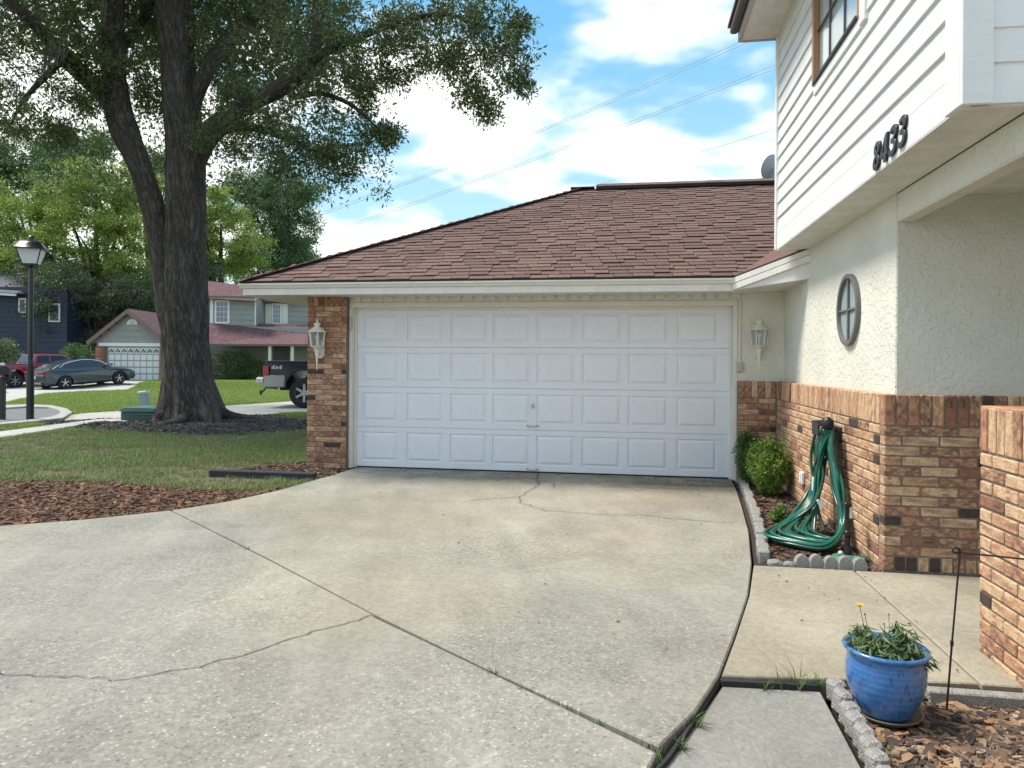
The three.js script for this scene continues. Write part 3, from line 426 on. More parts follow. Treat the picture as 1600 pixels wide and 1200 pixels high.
// upper storey: lapped boards on the side, corner boards, window, soffit of the overhang
const SX = 5.17, S0 = 1.22, S1 = 5.57, SB = 2.63;
const upper = part('upper_wall', b2(SX + 0.03, 10, SB + 0.02, 5.6, S0 + 0.03, S1 - 0.03, 0.002), M.siding, house);
{
  const lap = 0.158, y0 = SB + 0.178;
  part('skirt_board', b2(SX - 0.004, SX + 0.03, SB, y0, S0, S1 - 0.16, 0.003), M.siding, upper);
  const board = (za, zb, y) => { const sec = [[SX + 0.03, y], [SX - 0.004, y], [SX - 0.004, y + 0.006], [SX + 0.016, y + lap + 0.012], [SX + 0.03, y + lap + 0.012]]; const g = prism(sec, za, zb, 'z'); const p = g.attributes.position, uv = g.attributes.uv; for (let i = 0; i < p.count; i++) uv.setXY(i, p.getZ(i), p.getY(i)); part('siding_board', g, M.siding, upper); };
  const WZ0 = 2.79, WZ1 = 4.16, WY = 3.75, r = rng(8);
  for (let k = 0; k < 18; k++) {
    const y = y0 + k * lap, z0 = S0 + 0.05, z1 = S1 - 0.161;
    const cut = z0 + (z1 - z0) * (0.25 + 0.5 * r());
    if (y + lap > WY + 0.04) { board(z0, WZ0, y); board(WZ1, z1, y); } else { board(z0, cut - 0.001, y); board(cut + 0.001, z1, y); }
  }
  part('corner_board', b2(SX - 0.022, SX + 0.03, SB - 0.004, 5.6, S1 - 0.16, S1, 0.004), M.siding, upper);
  part('corner_board', b2(SX - 0.02, SX + 0.03, SB, 5.6, S0 - 0.02, S0 + 0.05, 0.004), M.siding, upper);
  part('corner_board', b2(SX - 0.02, SX + 0.115, SB - 0.004, 5.6, S1 + 0.0005, S1 + 0.022, 0.004), M.siding, upper);
  for (let k = 0; k < 14; k++) { const y = k ? SB + 0.03 + k * 0.16 : SB, g = prism([[-S1 + 0.03, y], [-S1 - 0.006, y], [-S1 - 0.006, y + 0.006], [-S1 + 0.012, y + 0.195], [-S1 + 0.03, y + 0.195]].map(p => [-p[0], p[1]]), SX + 0.116, 9.9, 'x'); const p = g.attributes.position, uv = g.attributes.uv; for (let i = 0; i < p.count; i++) uv.setXY(i, p.getX(i), p.getY(i)); part('siding_board', g, M.siding, upper); }
  // window over the garage roof, brown frame, bars and a half-drawn blind
  const wd = part('upstairs_window', b2(SX + 0.05, SX + 0.06, WY, 5.4, WZ0, WZ1, 0.001), plain(0.10, 0.11, 0.13, 0.8), house);
  const wood = plain(0.36, 0.19, 0.10, 0.55), dk = plain(0.035, 0.03, 0.028, 0.5);
  part('frame', [b2(SX - 0.025, SX + 0.05, WY + 0.02, 5.4, WZ0, WZ0 + 0.045, 0.004)], wood, wd);
  part('frame', [b2(SX - 0.02, SX + 0.05, WY + 0.02, 5.4, 4.0, 4.045, 0.004)], wood, wd);
  part('sill', b2(SX - 0.03, SX + 0.05, WY + 0.02, WY + 0.05, WZ0 + 0.046, 3.999, 0.004), dk, wd);
  part('trim_board', b2(SX - 0.02, SX + 0.03, WY - 0.05, 5.4, 4.05, WZ1, 0.004), M.siding, wd);
  part('trim_board', b2(SX - 0.012, SX + 0.03, WY - 0.06, WY + 0.018, WZ0, 4.045, 0.004), M.siding, wd);
  for (const z of [3.2, 3.6]) part('muntin', b2(SX + 0.008, SX + 0.028, WY + 0.05, 5.4, z - 0.012, z + 0.012, 0.003), dk, wd);
  for (const y of [4.22, 4.66]) part('muntin', b2(SX + 0.009, SX + 0.027, y - 0.012, y + 0.012, WZ0 + 0.046, 3.999, 0.003), dk, wd);
  const zs = [[WZ0 + 0.046, 3.188], [3.212, 3.588], [3.612, 3.999]], ys = [[WY + 0.051, 4.208], [4.232, 4.648], [4.672, 5.4]];
  for (const [a, b] of zs) for (const [c, d] of ys) part('pane', b2(SX + 0.014, SX + 0.018, c, d, a, b, 0.001), M.glass, wd);
  const bl = bx(0.03, 0.0025, 0.9, 0, 0, 0, 0.001).rotateZ(0.75);
  for (let y = WY + 0.09; y < 5.3; y += 0.034) part('blind_slat', bl, plain(0.75, 0.76, 0.76, 0.5), wd).position.set(SX + 0.036, y, 3.5);
  // boards under the overhang
  const ov = part('overhang_soffit', b2(SX + 0.031, 10, SB + 0.012, SB + 0.03, S0, S1 - 0.02, 0.002), M.soffit, house);
  for (let z = S0 + 0.01; z < S1 - 0.06; z += 0.305) part('soffit_panel', b2(SX - 0.002, 5.479, SB - 0.008, SB + 0.008, z, Math.min(z + 0.301, S1 - 0.02), 0.002), M.soffit, ov);
  for (let z = 3.806; z < S1 - 0.06; z += 0.305) part('soffit_panel', b2(5.602, 9, SB - 0.028, SB - 0.026, z, z + 0.301, 0.0008), M.soffit, ov);
  // eave of the upper roof
  part('upper_soffit', [b2(4.80, SX + 0.03, 4.89, 4.91, S0 - 0.02, 8, 0.002)], M.soffit, house);
  part('upper_fascia', [b2(4.765, 4.80, 4.875, 5.06, S0 - 0.03, 8, 0.003), b2(4.801, SX + 0.03, 4.878, 5.06, S0 - 0.05, S0 - 0.021, 0.003)], plain(0.42, 0.40, 0.38, 0.6), house);
  part('upper_gutter', b2(4.68, 4.764, 4.96, 5.07, S0 - 0.03, 8, 0.02), plain(0.09, 0.085, 0.083, 0.5), house);
  part('upper_roof', prism([[4.66, 5.08], [10.2, 7.7], [10.2, 7.6], [4.66, 5.04]], S0 - 0.06, 8, 'z'), M.shingle[2], house);
}
// oval window in the side wall
{
  const ov = new THREE.Group(); ov.name = 'oval_window'; house.add(ov); ov.position.set(5.477, 1.885, 2.745);
  const el = (a, b, c, d, dep) => { const s = new THREE.Shape(); s.absellipse(0, 0, a, b, 0, Math.PI * 2); if (c) { const h = new THREE.Path(); h.absellipse(0, 0, c, d, 0, Math.PI * 2); s.holes.push(h); } return new THREE.ExtrudeGeometry(s, { depth: dep, bevelEnabled: true, bevelSize: 0.004, bevelThickness: 0.004, bevelSegments: 2, curveSegments: 48 }).rotateY(-Math.PI / 2); };
  const fr = plain(0.14, 0.14, 0.135, 0.6);
  part('frame', el(0.285, 0.30, 0.255, 0.27, 0.03), fr, ov);
  part('muntin', bx(0.026, 0.55, 0.022, -0.012, 0, 0), fr, ov); part('muntin', bx(0.024, 0.02, 0.52, -0.011, 0.0, 0), fr, ov);
  for (const sy of [-1, 1]) for (const sz of [-1, 1]) { const s = new THREE.Shape(); s.moveTo(0.012, 0.012); s.lineTo(0.252, 0.012); s.absellipse(0, 0, 0.256, 0.27, 0.04, Math.PI / 2 - 0.04); s.lineTo(0.012, 0.012); const g = new THREE.ExtrudeGeometry(s, { depth: 0.004, bevelEnabled: false, curveSegments: 16 }).rotateY(-Math.PI / 2); g.scale(1, sy, sz); if (sy * sz < 0) { const p = g.attributes; for (const A of Object.values(p)) for (let i = 0; i < A.count; i += 3) for (let k = 0; k < A.itemSize; k++) { const t = A.array[(i + 1) * A.itemSize + k]; A.array[(i + 1) * A.itemSize + k] = A.array[(i + 2) * A.itemSize + k]; A.array[(i + 2) * A.itemSize + k] = t; } g.computeVertexNormals(); } part('pane', g, plain(0.33, 0.40, 0.41, 0.12), ov); }
}
// wiring on the garage front
part('conduit', [rod([4.962, 1.44, 0.118], [4.962, 2.28, 0.118], 0.012), bx(0.02, 0.02, 0.03, 4.962, 1.8, 0.115)], M.trim, house);
part('switch_box', [bx(0.07, 0.115, 0.05, 4.962, 1.385, 0.126, 0.006), bx(0.04, 0.05, 0.012, 4.962, 1.375, 0.156, 0.004)], plain(0.42, 0.42, 0.41, 0.5), house);
part('sensor', bx(0.04, 0.17, 0.03, -0.02, 1.92, 0.126, 0.006), plain(0.42, 0.42, 0.37, 0.5), house);
part('outlet_cover', [bx(0.035, 0.125, 0.085, 5.364, 0.28, 1.585, 0.008), bx(0.01, 0.09, 0.05, 5.343, 0.28, 1.585, 0.004)], plain(0.78, 0.78, 0.76, 0.4), house);
// brick wall of the porch, nearest the viewer
const porch = thing('porch_wall', 'low brick porch wall with upright cap bricks at the right edge', 'wall');
part('core', b2(5.388, 5.60, -0.12, 1.20, 5.275, 9.4), M.mortar, porch);
brickwork(porch, 'z', 5.265, 7.9, 5.38, -0.11, 1.222, { seed: 15, tone: [0.16, 0.26, 0.12, 0.08, 0.06, 0.15, 0.02, 0.03, 0.06, 0.06], soldier: 0.23, first: 8 });
part('coping', b2(5.383, 5.62, 1.2005, 1.222, 5.268, 9.4, 0.003), M.brick[8], porch);
// ------------------------------------------------------------ leaves, chips, blades: shared small shapes
function leafGeo(len, wid, fold = 0.25) { // one folded leaf, stalk at the origin, pointing +y
  const g = new THREE.BufferGeometry(), w = wid / 2, f = wid * fold;
  g.setAttribute('position', new THREE.Float32BufferAttribute([0, 0, 0, w, len * 0.45, f, 0, len, -f * 0.6, 0, 0, 0, 0, len, -f * 0.6, -w, len * 0.45, f], 3)); g.computeVertexNormals(); return g;
}
function clumpGeo(n, len, wid, spread, seed, up = 0.2) { // a sprig: n leaves scattered in a ball
  const r = rng(seed), out = [];
  for (let i = 0; i < n; i++) {
    let p; do p = new THREE.Vector3(r() * 2 - 1, r() * 2 - 1, r() * 2 - 1); while (p.length() > 1);
    const d = p.clone().multiplyScalar(0.9).add(new THREE.Vector3(r() - 0.5, r() - 0.5 + up, r() - 0.5)).normalize();
    const q = new THREE.Quaternion().setFromUnitVectors(new THREE.Vector3(0, 1, 0), d).multiply(new THREE.Quaternion().setFromAxisAngle(new THREE.Vector3(0, 1, 0), r() * 6.28)), s = 0.7 + 0.6 * r();
    out.push(leafGeo(len * s, wid * s).applyMatrix4(new THREE.Matrix4().compose(p.multiplyScalar(spread), q, new THREE.Vector3(1, 1, 1))));
  }
  return mergeGeometries(out);
}
function scatter(name, geo, material, list, parent, colour) { // list of {p, q?, s}
  const m = shadows(new THREE.InstancedMesh(geo, material, list.length)); m.name = parent ? name : numbered(name); const M4 = new THREE.Matrix4(), c = new THREE.Color();
  list.forEach((t, i) => { M4.compose(t.p, t.q, t.s.isVector3 ? t.s : new THREE.Vector3(t.s, t.s, t.s)); m.setMatrixAt(i, M4); colour(c, t, i); m.setColorAt(i, c); });
  m.userData.kind = 'stuff'; (parent || scene).add(m); return m;
}
const anyTurn = (r) => new THREE.Quaternion().setFromEuler(new THREE.Euler(r() * 6.28, r() * 6.28, r() * 6.28));
const yTurn = (a, tx = 0, tz = 0) => new THREE.Quaternion().setFromEuler(new THREE.Euler(tx, a, tz, 'YXZ'));
const gauss = (r) => (r() + r() + r() + r() - 2) * 1.0;

// ------------------------------------------------------------ things on and by the house
function lantern(label, x, y, z) {
  const t = thing('wall_lantern', label, 'lantern', [x, y, z], 0), w = plain(0.72, 0.68, 0.58, 0.6), cz = 0.13;
  part('backplate', [bx(0.10, 0.19, 0.018, 0, -0.22, 0.009, 0.008), bx(0.06, 0.24, 0.012, 0, -0.22, 0.02, 0.005)], w, t);
  part('bracket', [tube([[0, -0.27, 0.02], [0, -0.30, 0.07], [0, -0.27, cz], [0, -0.2, cz]], 0.012, 20, 8), lathe([[0.001, -0.50], [0.006, -0.49], [0.010, -0.40], [0.018, -0.31], [0.03, -0.285], [0.02, -0.265], [0.045, -0.235], [0.03, -0.22], [0.085, -0.19], [0.092, -0.178], [0.001, -0.176]], 18).translate(0, 0, cz)], w, t);
  part('cap', lathe([[0.118, 0.0], [0.122, 0.008], [0.112, 0.016], [0.085, 0.03], [0.07, 0.05], [0.045, 0.068], [0.03, 0.075], [0.034, 0.09], [0.05, 0.102], [0.034, 0.118], [0.012, 0.13], [0.014, 0.145], [0.005, 0.16], [0.001, 0.185]], 18).translate(0, 0, cz), w, t);
  const A = [], pane = [];
  for (let k = 0; k < 6; k++) { const a = k * Math.PI / 3, b = a + Math.PI / 3, R = 0.108, r = 0.086; A.push(rod([Math.cos(a) * r, -0.178, cz + Math.sin(a) * r], [Math.cos(a) * R, 0.004, cz + Math.sin(a) * R], 0.007, 6)); pane.push([a, b, R * 0.985, r * 0.985]); }
  part('cage', A, w, t);
  const gm = new THREE.MeshPhysicalMaterial({ color: lin(0.80, 0.86, 0.87), roughness: 0.18, transmission: 0.9, thickness: 0 });
  for (const [a, b, R, r] of pane) { const g = new THREE.BufferGeometry(), P = (q, k, y) => [Math.cos(q) * k, y, cz + Math.sin(q) * k]; g.setAttribute('position', new THREE.Float32BufferAttribute([...P(a, r, -0.174), ...P(a, R, 0), ...P(b, R, 0), ...P(a, r, -0.174), ...P(b, R, 0), ...P(b, r, -0.174)], 3)); g.computeVertexNormals(); part('pane', g, gm, t); }
  part('bulb', [new THREE.SphereGeometry(0.03, 14, 10).translate(0, -0.06, cz), cyl(0.014, 0.014, 0.09, 0, -0.175, cz, 10)], plain(0.7, 0.7, 0.68, 0.3), t);
}
lantern('cream carriage lantern on the brick pier left of the garage door', -0.405, 1.80, 0.19);
lantern('cream carriage lantern on the stucco right of the garage door', 5.17, 1.83, WF);
{
  const font = await new FontLoader().loadAsync('fonts/droid/droid_sans_bold.typeface.json');
  const t = thing('house_number', 'black house number digits 8433 on the white skirt board', 'house number', [SX - 0.005, SB + 0.012, 4.34]);
  '8433'.split('').forEach((ch, i) => { const g = new TextGeometry(ch, { font, size: 0.165, depth: 0.014, bevelEnabled: true, bevelSize: 0.002, bevelThickness: 0.002, bevelSegments: 1, curveSegments: 8 }); const p = g.attributes.position; for (let k = 0; k < p.count; k++) p.setX(k, p.getX(k) * 0.98 + p.getY(k) * 0.18); g.rotateY(-Math.PI / 2); part('digit', g, M.black, t).position.set(0, i * 0.006, i * 0.142); });
  M.font = font;
}
{ // dish behind the upper wall
  const p = at(1207, 262, 12.6), t = thing('satellite_dish', 'grey satellite dish peeking out behind the siding wall above the roof', 'dish', [p.x, p.y, p.z], -2.4);
  part('dish', lathe([[0.001, 0.0], [0.08, 0.006], [0.16, 0.025], [0.22, 0.05], [0.225, 0.052], [0.22, 0.06], [0.15, 0.032], [0.07, 0.014], [0.001, 0.008]], 32).rotateX(1.2), plain(0.42, 0.44, 0.46, 0.5), t);
  part('feed_arm', rod([0, -0.16, 0.05], [0, -0.12, 0.42], 0.012), plain(0.3, 0.3, 0.31, 0.5), t);
  const top = EY + PITCH * (EZ - p.z > EZ - RZ ? (p.z - (2 * RZ - EZ)) : EZ - p.z);
  part('mast', rod([0, -0.02, -0.03], [0, top - p.y - 0.02, -0.03], 0.02), plain(0.3, 0.3, 0.31, 0.5), t);
}
// power lines far above the roofs
{
  const w = plain(0.40, 0.44, 0.48, 0.7);
  const lines = [[[440, 352], [860, 196], [1320, -8], 'uppermost thin power line crossing the sky above the garage roof'], [[440, 356], [860, 199.5], [1320, -1], 'thin power line just below the uppermost one in the sky'], [[460, 382], [825, 254], [1330, 62], 'lower thin power line of the middle pair in the sky'], [[460, 378], [825, 250.5], [1330, 56], 'upper thin power line of the middle pair in the sky'], [[860, 311], [1010, 264], [1330, 165], 'lowest single power line meeting the ridge of the garage roof']];
  for (const [a, b, c, label] of lines) solo('power_line', tube([at(a[0] - 300, a[1] + 75, 130), at(a[0], a[1], 110), at(b[0], b[1], 92), at(c[0], c[1], 74)], 0.03, 40, 5), w, label, 'power line');
}
// planting bed along the side wall
const grey = M.stone;
{
  const path = new THREE.CatmullRomCurve3([[4.975, 0.3], [4.93, 0.9], [4.86, 1.7], [4.76, 2.7], [4.62, 3.74]].map(p => new THREE.Vector3(p[0], 0, p[1])));
  const L = path.getLength(), n = Math.floor(L / 0.152), r = rng(51), base = [bx(0.085, 0.11, 0.14, 0, 0, 0, 0.012), bx(0.08, 0.105, 0.142, 0, 0, 0, 0.018), bx(0.09, 0.11, 0.138, 0, 0, 0, 0.01)];
  for (let i = 0; i < n; i++) { const p = path.getPointAt((i + 0.5) / n), d = path.getTangentAt((i + 0.5) / n); const m = solo('edging_stone', base[i % 3], grey, 'small grey edging stone between the driveway and the bark bed', 'edging stone', 'edging stones along the hose bed'); m.position.set(p.x + (r() - 0.5) * 0.012, -0.005 + r() * 0.012, p.z); m.rotation.set((r() - 0.5) * 0.08, Math.atan2(d.x, d.z) + (r() - 0.5) * 0.1, (r() - 0.5) * 0.1); }
  const sc = new THREE.Shape(); sc.moveTo(-0.088, 0); sc.lineTo(-0.088, 0.05); sc.quadraticCurveTo(-0.07, 0.098, 0, 0.105); sc.quadraticCurveTo(0.07, 0.098, 0.088, 0.05); sc.lineTo(0.088, 0); sc.lineTo(-0.088, 0);
  const sg = new THREE.ExtrudeGeometry(sc, { depth: 0.045, bevelEnabled: true, bevelSize: 0.008, bevelThickness: 0.008, bevelOffset: -0.008, bevelSegments: 2 });
  [4.90, 4.995, 5.09, 5.185, 5.28].forEach((x, i) => { const m = solo('scalloped_edging', sg, grey, 'pale scalloped edging piece between the hose bed and the walkway', 'edging', 'scalloped edging in front of the hose'); m.position.set(x - 0.04, -0.035 + 0.006 * (i % 2), 3.80 + 0.004 * i); m.scale.set(0.55, 1, 1); m.rotation.set(-0.12, 0.05, (r() - 0.5) * 0.08); });
  for (const [x, z, s, label] of [[4.68, 3.83, 0.6, 'grey fieldstone where the edging stones meet the walkway'], [4.775, 3.84, 0.5, 'small grey fieldstone beside the scalloped edging']]) { const g = new THREE.IcosahedronGeometry(0.1, 2), p = g.attributes.position; for (let i = 0; i < p.count; i++) { const k = 0.85 + 0.3 * vn3(p.getX(i) * 20 + 5, p.getY(i) * 20 + 3, p.getZ(i) * 20 + s * 9); p.setXYZ(i, p.getX(i) * k, p.getY(i) * k * 0.6, p.getZ(i) * k * 0.75); } g.computeVertexNormals(); solo('fieldstone', planUV(g), grey, label, 'stone').position.set(x, -0.005, z); scene.children[scene.children.length - 1].scale.setScalar(s); }
  // larger stones by the lower slab
  const big = [bx(0.066, 0.10, 0.084, 0, 0, 0, 0.02), bx(0.06, 0.10, 0.088, 0, 0, 0, 0.024), bx(0.07, 0.10, 0.082, 0, 0, 0, 0.018)];
  for (let i = 0; i < 10; i++) { const m = solo('edging_stone', big[i % 3], grey, 'pale edging stone in the line beside the lower grey slab', 'edging stone', 'edging stones by the flower pot'); m.position.set(4.562 - 0.003 * i + (r() - 0.5) * 0.012, -0.034 + r() * 0.016, 5.84 + i * 0.098); m.rotation.set((r() - 0.5) * 0.14, 0.25 + (r() - 0.5) * 0.3, (r() - 0.5) * 0.18); }
  const k = solo('concrete_strip', b2(4.95, 5.37, -0.09, -0.004, 5.74, 5.80, 0.006), grey, 'low grey concrete strip half buried in bark by the porch wall', 'edging'); void k;
}
function shrub(name, label, x, z, h, w, cols, seed, n) { // loose sprays fanning from the base
  const t = thing(name, label, 'shrub', [x, -0.04, z]), r = rng(seed), L = [], wood = plain(0.09, 0.06, 0.04, 0.9);
  for (let i = 0; i < n; i++) {
    const a = r() * 6.28, e = Math.pow(r(), 0.7), len = 0.55 + 0.5 * r(), tip = new THREE.Vector3(Math.cos(a) * w * e * len * 1.15, h * len * (0.35 + 0.65 * Math.sqrt(1 - e * e * 0.8)), Math.sin(a) * w * e * len * 1.15), mid = new THREE.Vector3(tip.x * 0.55, tip.y * 0.5, tip.z * 0.55), tone = r();
    if (i % 4 === 0) part('stem', tube([[0, 0, 0], mid.toArray(), tip.toArray()], 0.004, 8, 5), wood, t);
    for (let k = 0; k < 9; k++) { const f = 0.3 + 0.7 * (k + r()) / 9, p = f < 0.5 ? mid.clone().multiplyScalar(f * 2) : mid.clone().lerp(tip, f * 2 - 1); p.x += gauss(r) * 0.022; p.y += gauss(r) * 0.02; p.z += gauss(r) * 0.022; L.push({ p, q: anyTurn(r), s: 0.7 + 0.6 * r(), k: clamp(tone * 0.7 + 0.4 * r()) }); }
  }
  scatter('foliage', clumpGeo(10, 0.032, 0.013, 0.03, seed, 0.5), M.leaf({ roughness: 0.5, transmission: 0.4 }), L, t, (c, q) => { const m = mix3(cols[0], cols[1], q.k); c.setRGB(m[0], m[1], m[2]); });
}
shrub('boxwood_shrub', 'darker green shrub in the corner beside the garage door', 5.04, 0.36, 0.70, 0.17, [[0.05, 0.13, 0.025], [0.13, 0.26, 0.05]], 3, 110);
shrub('boxwood_shrub', 'bright yellow green shrub in front of the darker one', 5.15, 1.0, 0.66, 0.26, [[0.09, 0.19, 0.02], [0.27, 0.41, 0.045]], 4, 190);
shrub('seedling', 'tiny green seedling in the bark left of the hose', 5.0, 2.35, 0.2, 0.055, [[0.08, 0.17, 0.02], [0.2, 0.33, 0.04]], 6, 10);
{ // garden hose on its wall hanger
  const hz = 2.80, hy = 0.90, hx = 5.38;
  const hg = thing('hose_hanger', 'black hose hanger and nozzle on the brick side wall', 'hose hanger', [hx, hy, hz]);
  part('bracket', [bx(0.02, 0.13, 0.16, -0.01, -0.06, 0.02, 0.005), new THREE.CylinderGeometry(0.085, 0.085, 0.17, 20, 1, true, 0, Math.PI).rotateX(Math.PI / 2).rotateZ(0).translate(-0.1, -0.07, 0.02), bx(0.012, 0.1, 0.2, -0.19, -0.02, 0.02, 0.005)], plain(0.025, 0.025, 0.026, 0.5), hg);
  part('arm', rod([-0.02, 0.0, -0.20], [-0.12, 0.0, 0.1], 0.012), plain(0.35, 0.35, 0.35, 0.4, 0.6), hg);
  part('nozzle', [lathe([[0.001, -0.05], [0.04, -0.045], [0.055, -0.02], [0.045, 0.02], [0.02, 0.045], [0.001, 0.05]], 20).rotateX(0.4).translate(-0.13, 0.045, 0.16), rod([-0.13, 0.05, 0.1], [-0.15, 0.02, -0.22], 0.016)], M.black, hg);
  const hose = thing('garden_hose', 'coiled green garden hose hanging on the brick wall and spilling on bark', 'hose', [hx, 0, hz]);
  const green = new THREE.MeshPhysicalMaterial({ color: lin(0.004, 0.115, 0.075), roughness: 0.28, clearcoat: 0.4, clearcoatRoughness: 0.2 }), deep = new THREE.MeshPhysicalMaterial({ color: lin(0.006, 0.06, 0.035), roughness: 0.35, clearcoat: 0.3 });
  const r = rng(61);
  for (let k = 0; k < 18; k++) {
    const f = k / 17, j = (m = 0.03) => (r() - 0.5) * m, out = 0.08 + 0.40 * Math.pow(f, 0.8), fr = 0.22 + 0.24 * f * (0.8 + 0.3 * r()), y0 = 0.012 + 0.02 * (k % 3) + 0.04 * (1 - f) * (k % 2), zl = -0.26 + 0.30 * r(), zr = 0.02 + 0.26 * r(), top = -0.20 + 0.40 * r();
    const P = [[-0.10 + j(), 0.915 - 0.02 * (k % 4), top], [-0.13 + j(0.06), 0.74, top * 0.7 + zl * 0.4 + j()], [-0.13 + j(0.08), 0.48 + j(), zl + j()], [-0.14 - out * 0.18, 0.25 + j(0.06), zl * 0.9 + 0.02 + j()], [-0.15 - out * 0.62, 0.09 + 0.04 * (1 - f), zl * 0.4 + 0.08 + j()], [-0.14 - out * 1.08, y0 + 0.008, 0.20 + 0.18 * f], [-0.11 - out * 0.8, y0, 0.30 + fr * 0.6], [-0.10 - out * 0.35, y0 + 0.006, 0.32 + fr * 0.75], [-0.09, 0.10 + 0.03 * f + y0, 0.26 + fr * 0.5], [-0.08 + j(0.06), 0.42 + j(), zr + 0.08 + j()], [-0.10 + j(), 0.74, mix(top, zr, 0.5) + 0.03]];
    part('loop', tube(P, 0.0132, 110, 8, true), k % 3 === 1 ? deep : green, hose);
  }
  part('coupling', cyl(0.018, 0.018, 0.12, -0.17, 0.34, -0.1, 14).rotateX(0), plain(0.72, 0.76, 0.74, 0.4), hose); part('tail', tube([[-0.15, 0.86, -0.14], [-0.18, 0.62, -0.17], [-0.17, 0.4, -0.1], [-0.16, 0.2, 0.0], [-0.14, 0.05, 0.12]], 0.0125, 30, 8), deep, hose);
  part('coupling', cyl(0.022, 0.012, 0.07, 0, 0, 0, 12).rotateZ(0.6).translate(-0.15, 0.24, 0.10), plain(0.68, 0.75, 0.74, 0.4), hose);
  const sp = thing('sprinkler', 'green sled sprinkler with black upright beside the hose', 'sprinkler', [5.24, -0.02, 3.58]);
  part('base', [lathe([[0.001, 0], [0.10, 0], [0.115, 0.012], [0.11, 0.03], [0.07, 0.045], [0.001, 0.05]], 28), new THREE.CylinderGeometry(0.024, 0.024, 0.08, 14).rotateX(Math.PI / 2).rotateY(0.8).translate(0.06, 0.028, 0.075)], plain(0.06, 0.17, 0.12, 0.5), sp);
  part('upright', [cyl(0.03, 0.024, 0.06, 0, 0.05, 0, 14), cyl(0.022, 0.02, 0.20, 0, 0.10, -0.02, 12), bx(0.05, 0.05, 0.06, 0.0, 0.20, -0.01, 0.012), cyl(0.014, 0.014, 0.12, -0.005, 0.30, -0.03, 10), bx(0.05, 0.035, 0.09, 0, 0.41, -0.04, 0.01)], M.black, sp);
  part('collar', [cyl(0.012, 0.012, 0.10, 0.024, 0.31, -0.02, 10), new THREE.SphereGeometry(0.02, 10, 8).translate(-0.06, 0.06, 0.03)], plain(0.6, 0.6, 0.58, 0.35, 0.3), sp);
}
{ // glazed pot with a drooping plant
  const px = 4.715, pz = 5.965, py = -0.05, t = thing('flower_pot', 'round blue glazed pot standing on a saucer in the bark', 'pot', [px, py, pz]);
  const glaze = new THREE.MeshPhysicalMaterial({ color: 0xffffff, roughness: 0.22, clearcoat: 0.7, clearcoatRoughness: 0.12, map: tex(512, 256, (u, v) => { const s = fbm(u * 70, v * 16, 3, 70), d = fbm(u * 24 + 5, v * 40, 3, 24), n = fbm(u * 8, v * 5, 3, 8), ring = 0.5 + 0.5 * Math.sin(v * 150 + n * 3); let c = mix3([0.17, 0.38, 0.62], [0.34, 0.57, 0.79], clamp(n * 0.8 + 0.4 * (s - 0.4))); c = mix3(c, [0.11, 0.26, 0.50], 0.5 * sstep(0.52, 0.7, s) * sstep(0.35, 0.6, d) + 0.12 * ring); const rim = sstep(0.80, 0.84, v) * (1 - sstep(0.90, 0.94, v)); return mix3(c, [0.45, 0.62, 0.82], 0.5 * rim * s * 1.6); }), bumpMap: tex(64, 256, (u, v) => 0.5 + 0.5 * Math.sin(v * 170), false), bumpScale: 0.0006 });
  t.scale.set(0.82, 0.88, 0.82);
  part('body', lathe([[0.001, 0.02], [0.118, 0.02], [0.125, 0.03], [0.15, 0.075], [0.176, 0.13], [0.187, 0.18], [0.189, 0.225], [0.183, 0.265], [0.177, 0.29], [0.185, 0.303], [0.20, 0.313], [0.204, 0.322], [0.20, 0.331], [0.186, 0.331], [0.172, 0.318], [0.165, 0.30], [0.165, 0.24], [0.001, 0.24]], 64), glaze, t);
  part('soil', lathe([[0.166, 0.255], [0.12, 0.27], [0.06, 0.272], [0.001, 0.276]], 28), plain(0.06, 0.035, 0.022, 1), t);
  solo('pot_saucer', lathe([[0.001, 0], [0.13, 0], [0.158, 0.03], [0.162, 0.034], [0.156, 0.036], [0.135, 0.014], [0.001, 0.014]], 48).scale(0.86, 0.9, 0.86).translate(px, py - 0.003, pz), plain(0.17, 0.15, 0.12, 0.6), 'dull brown saucer under the blue pot', 'saucer');
  const pl = thing('potted_plant', 'wilting green plant with yellow flowers growing in the blue pot', 'plant', [px, py + 0.235, pz]), r = rng(71), L = [], stemM = plain(0.09, 0.16, 0.04, 0.7);
  const lump = [[-0.085, -0.02, 0.15], [-0.10, 0.04, 0.10], [-0.045, 0.05, 0.10], [0.02, 0.03, 0.13], [0.07, 0.0, 0.16], [0.09, 0.05, 0.13], [0.12, 0.02, 0.10], [0.03, 0.07, 0.08], [0.10, -0.05, 0.14], [0.0, -0.06, 0.11], [-0.06, -0.07, 0.11], [0.145, 0.06, 0.06]];
  const leafList = []; pl.scale.setScalar(0.92);
  lump.forEach(([x, z, h], i) => { for (let s = 0; s < 5; s++) {
    const a = r() * 6.28, q = 0.02 + 0.05 * r(), tx = x + Math.cos(a) * q, tz = z + Math.sin(a) * q, hh = h * (0.7 + 0.5 * r());
    part('stem', tube([[x * 0.7, -0.01, z * 0.7], [x * 0.9, hh * 0.6, z * 0.9], [tx, hh, tz]], 0.002, 10, 5), stemM, pl);
    for (let k = 0; k < 19; k++) { const f = 0.25 + 0.75 * r(), b = r() * 6.28; leafList.push({ p: new THREE.Vector3(mix(x * 0.85, tx, f) + Math.cos(b) * 0.006, hh * f, mix(z * 0.85, tz, f) + Math.sin(b) * 0.006), q: yTurn(b, 1.7 + 0.9 * r()), s: 0.7 + 0.7 * r(), k: r() }); }
  } void i; });
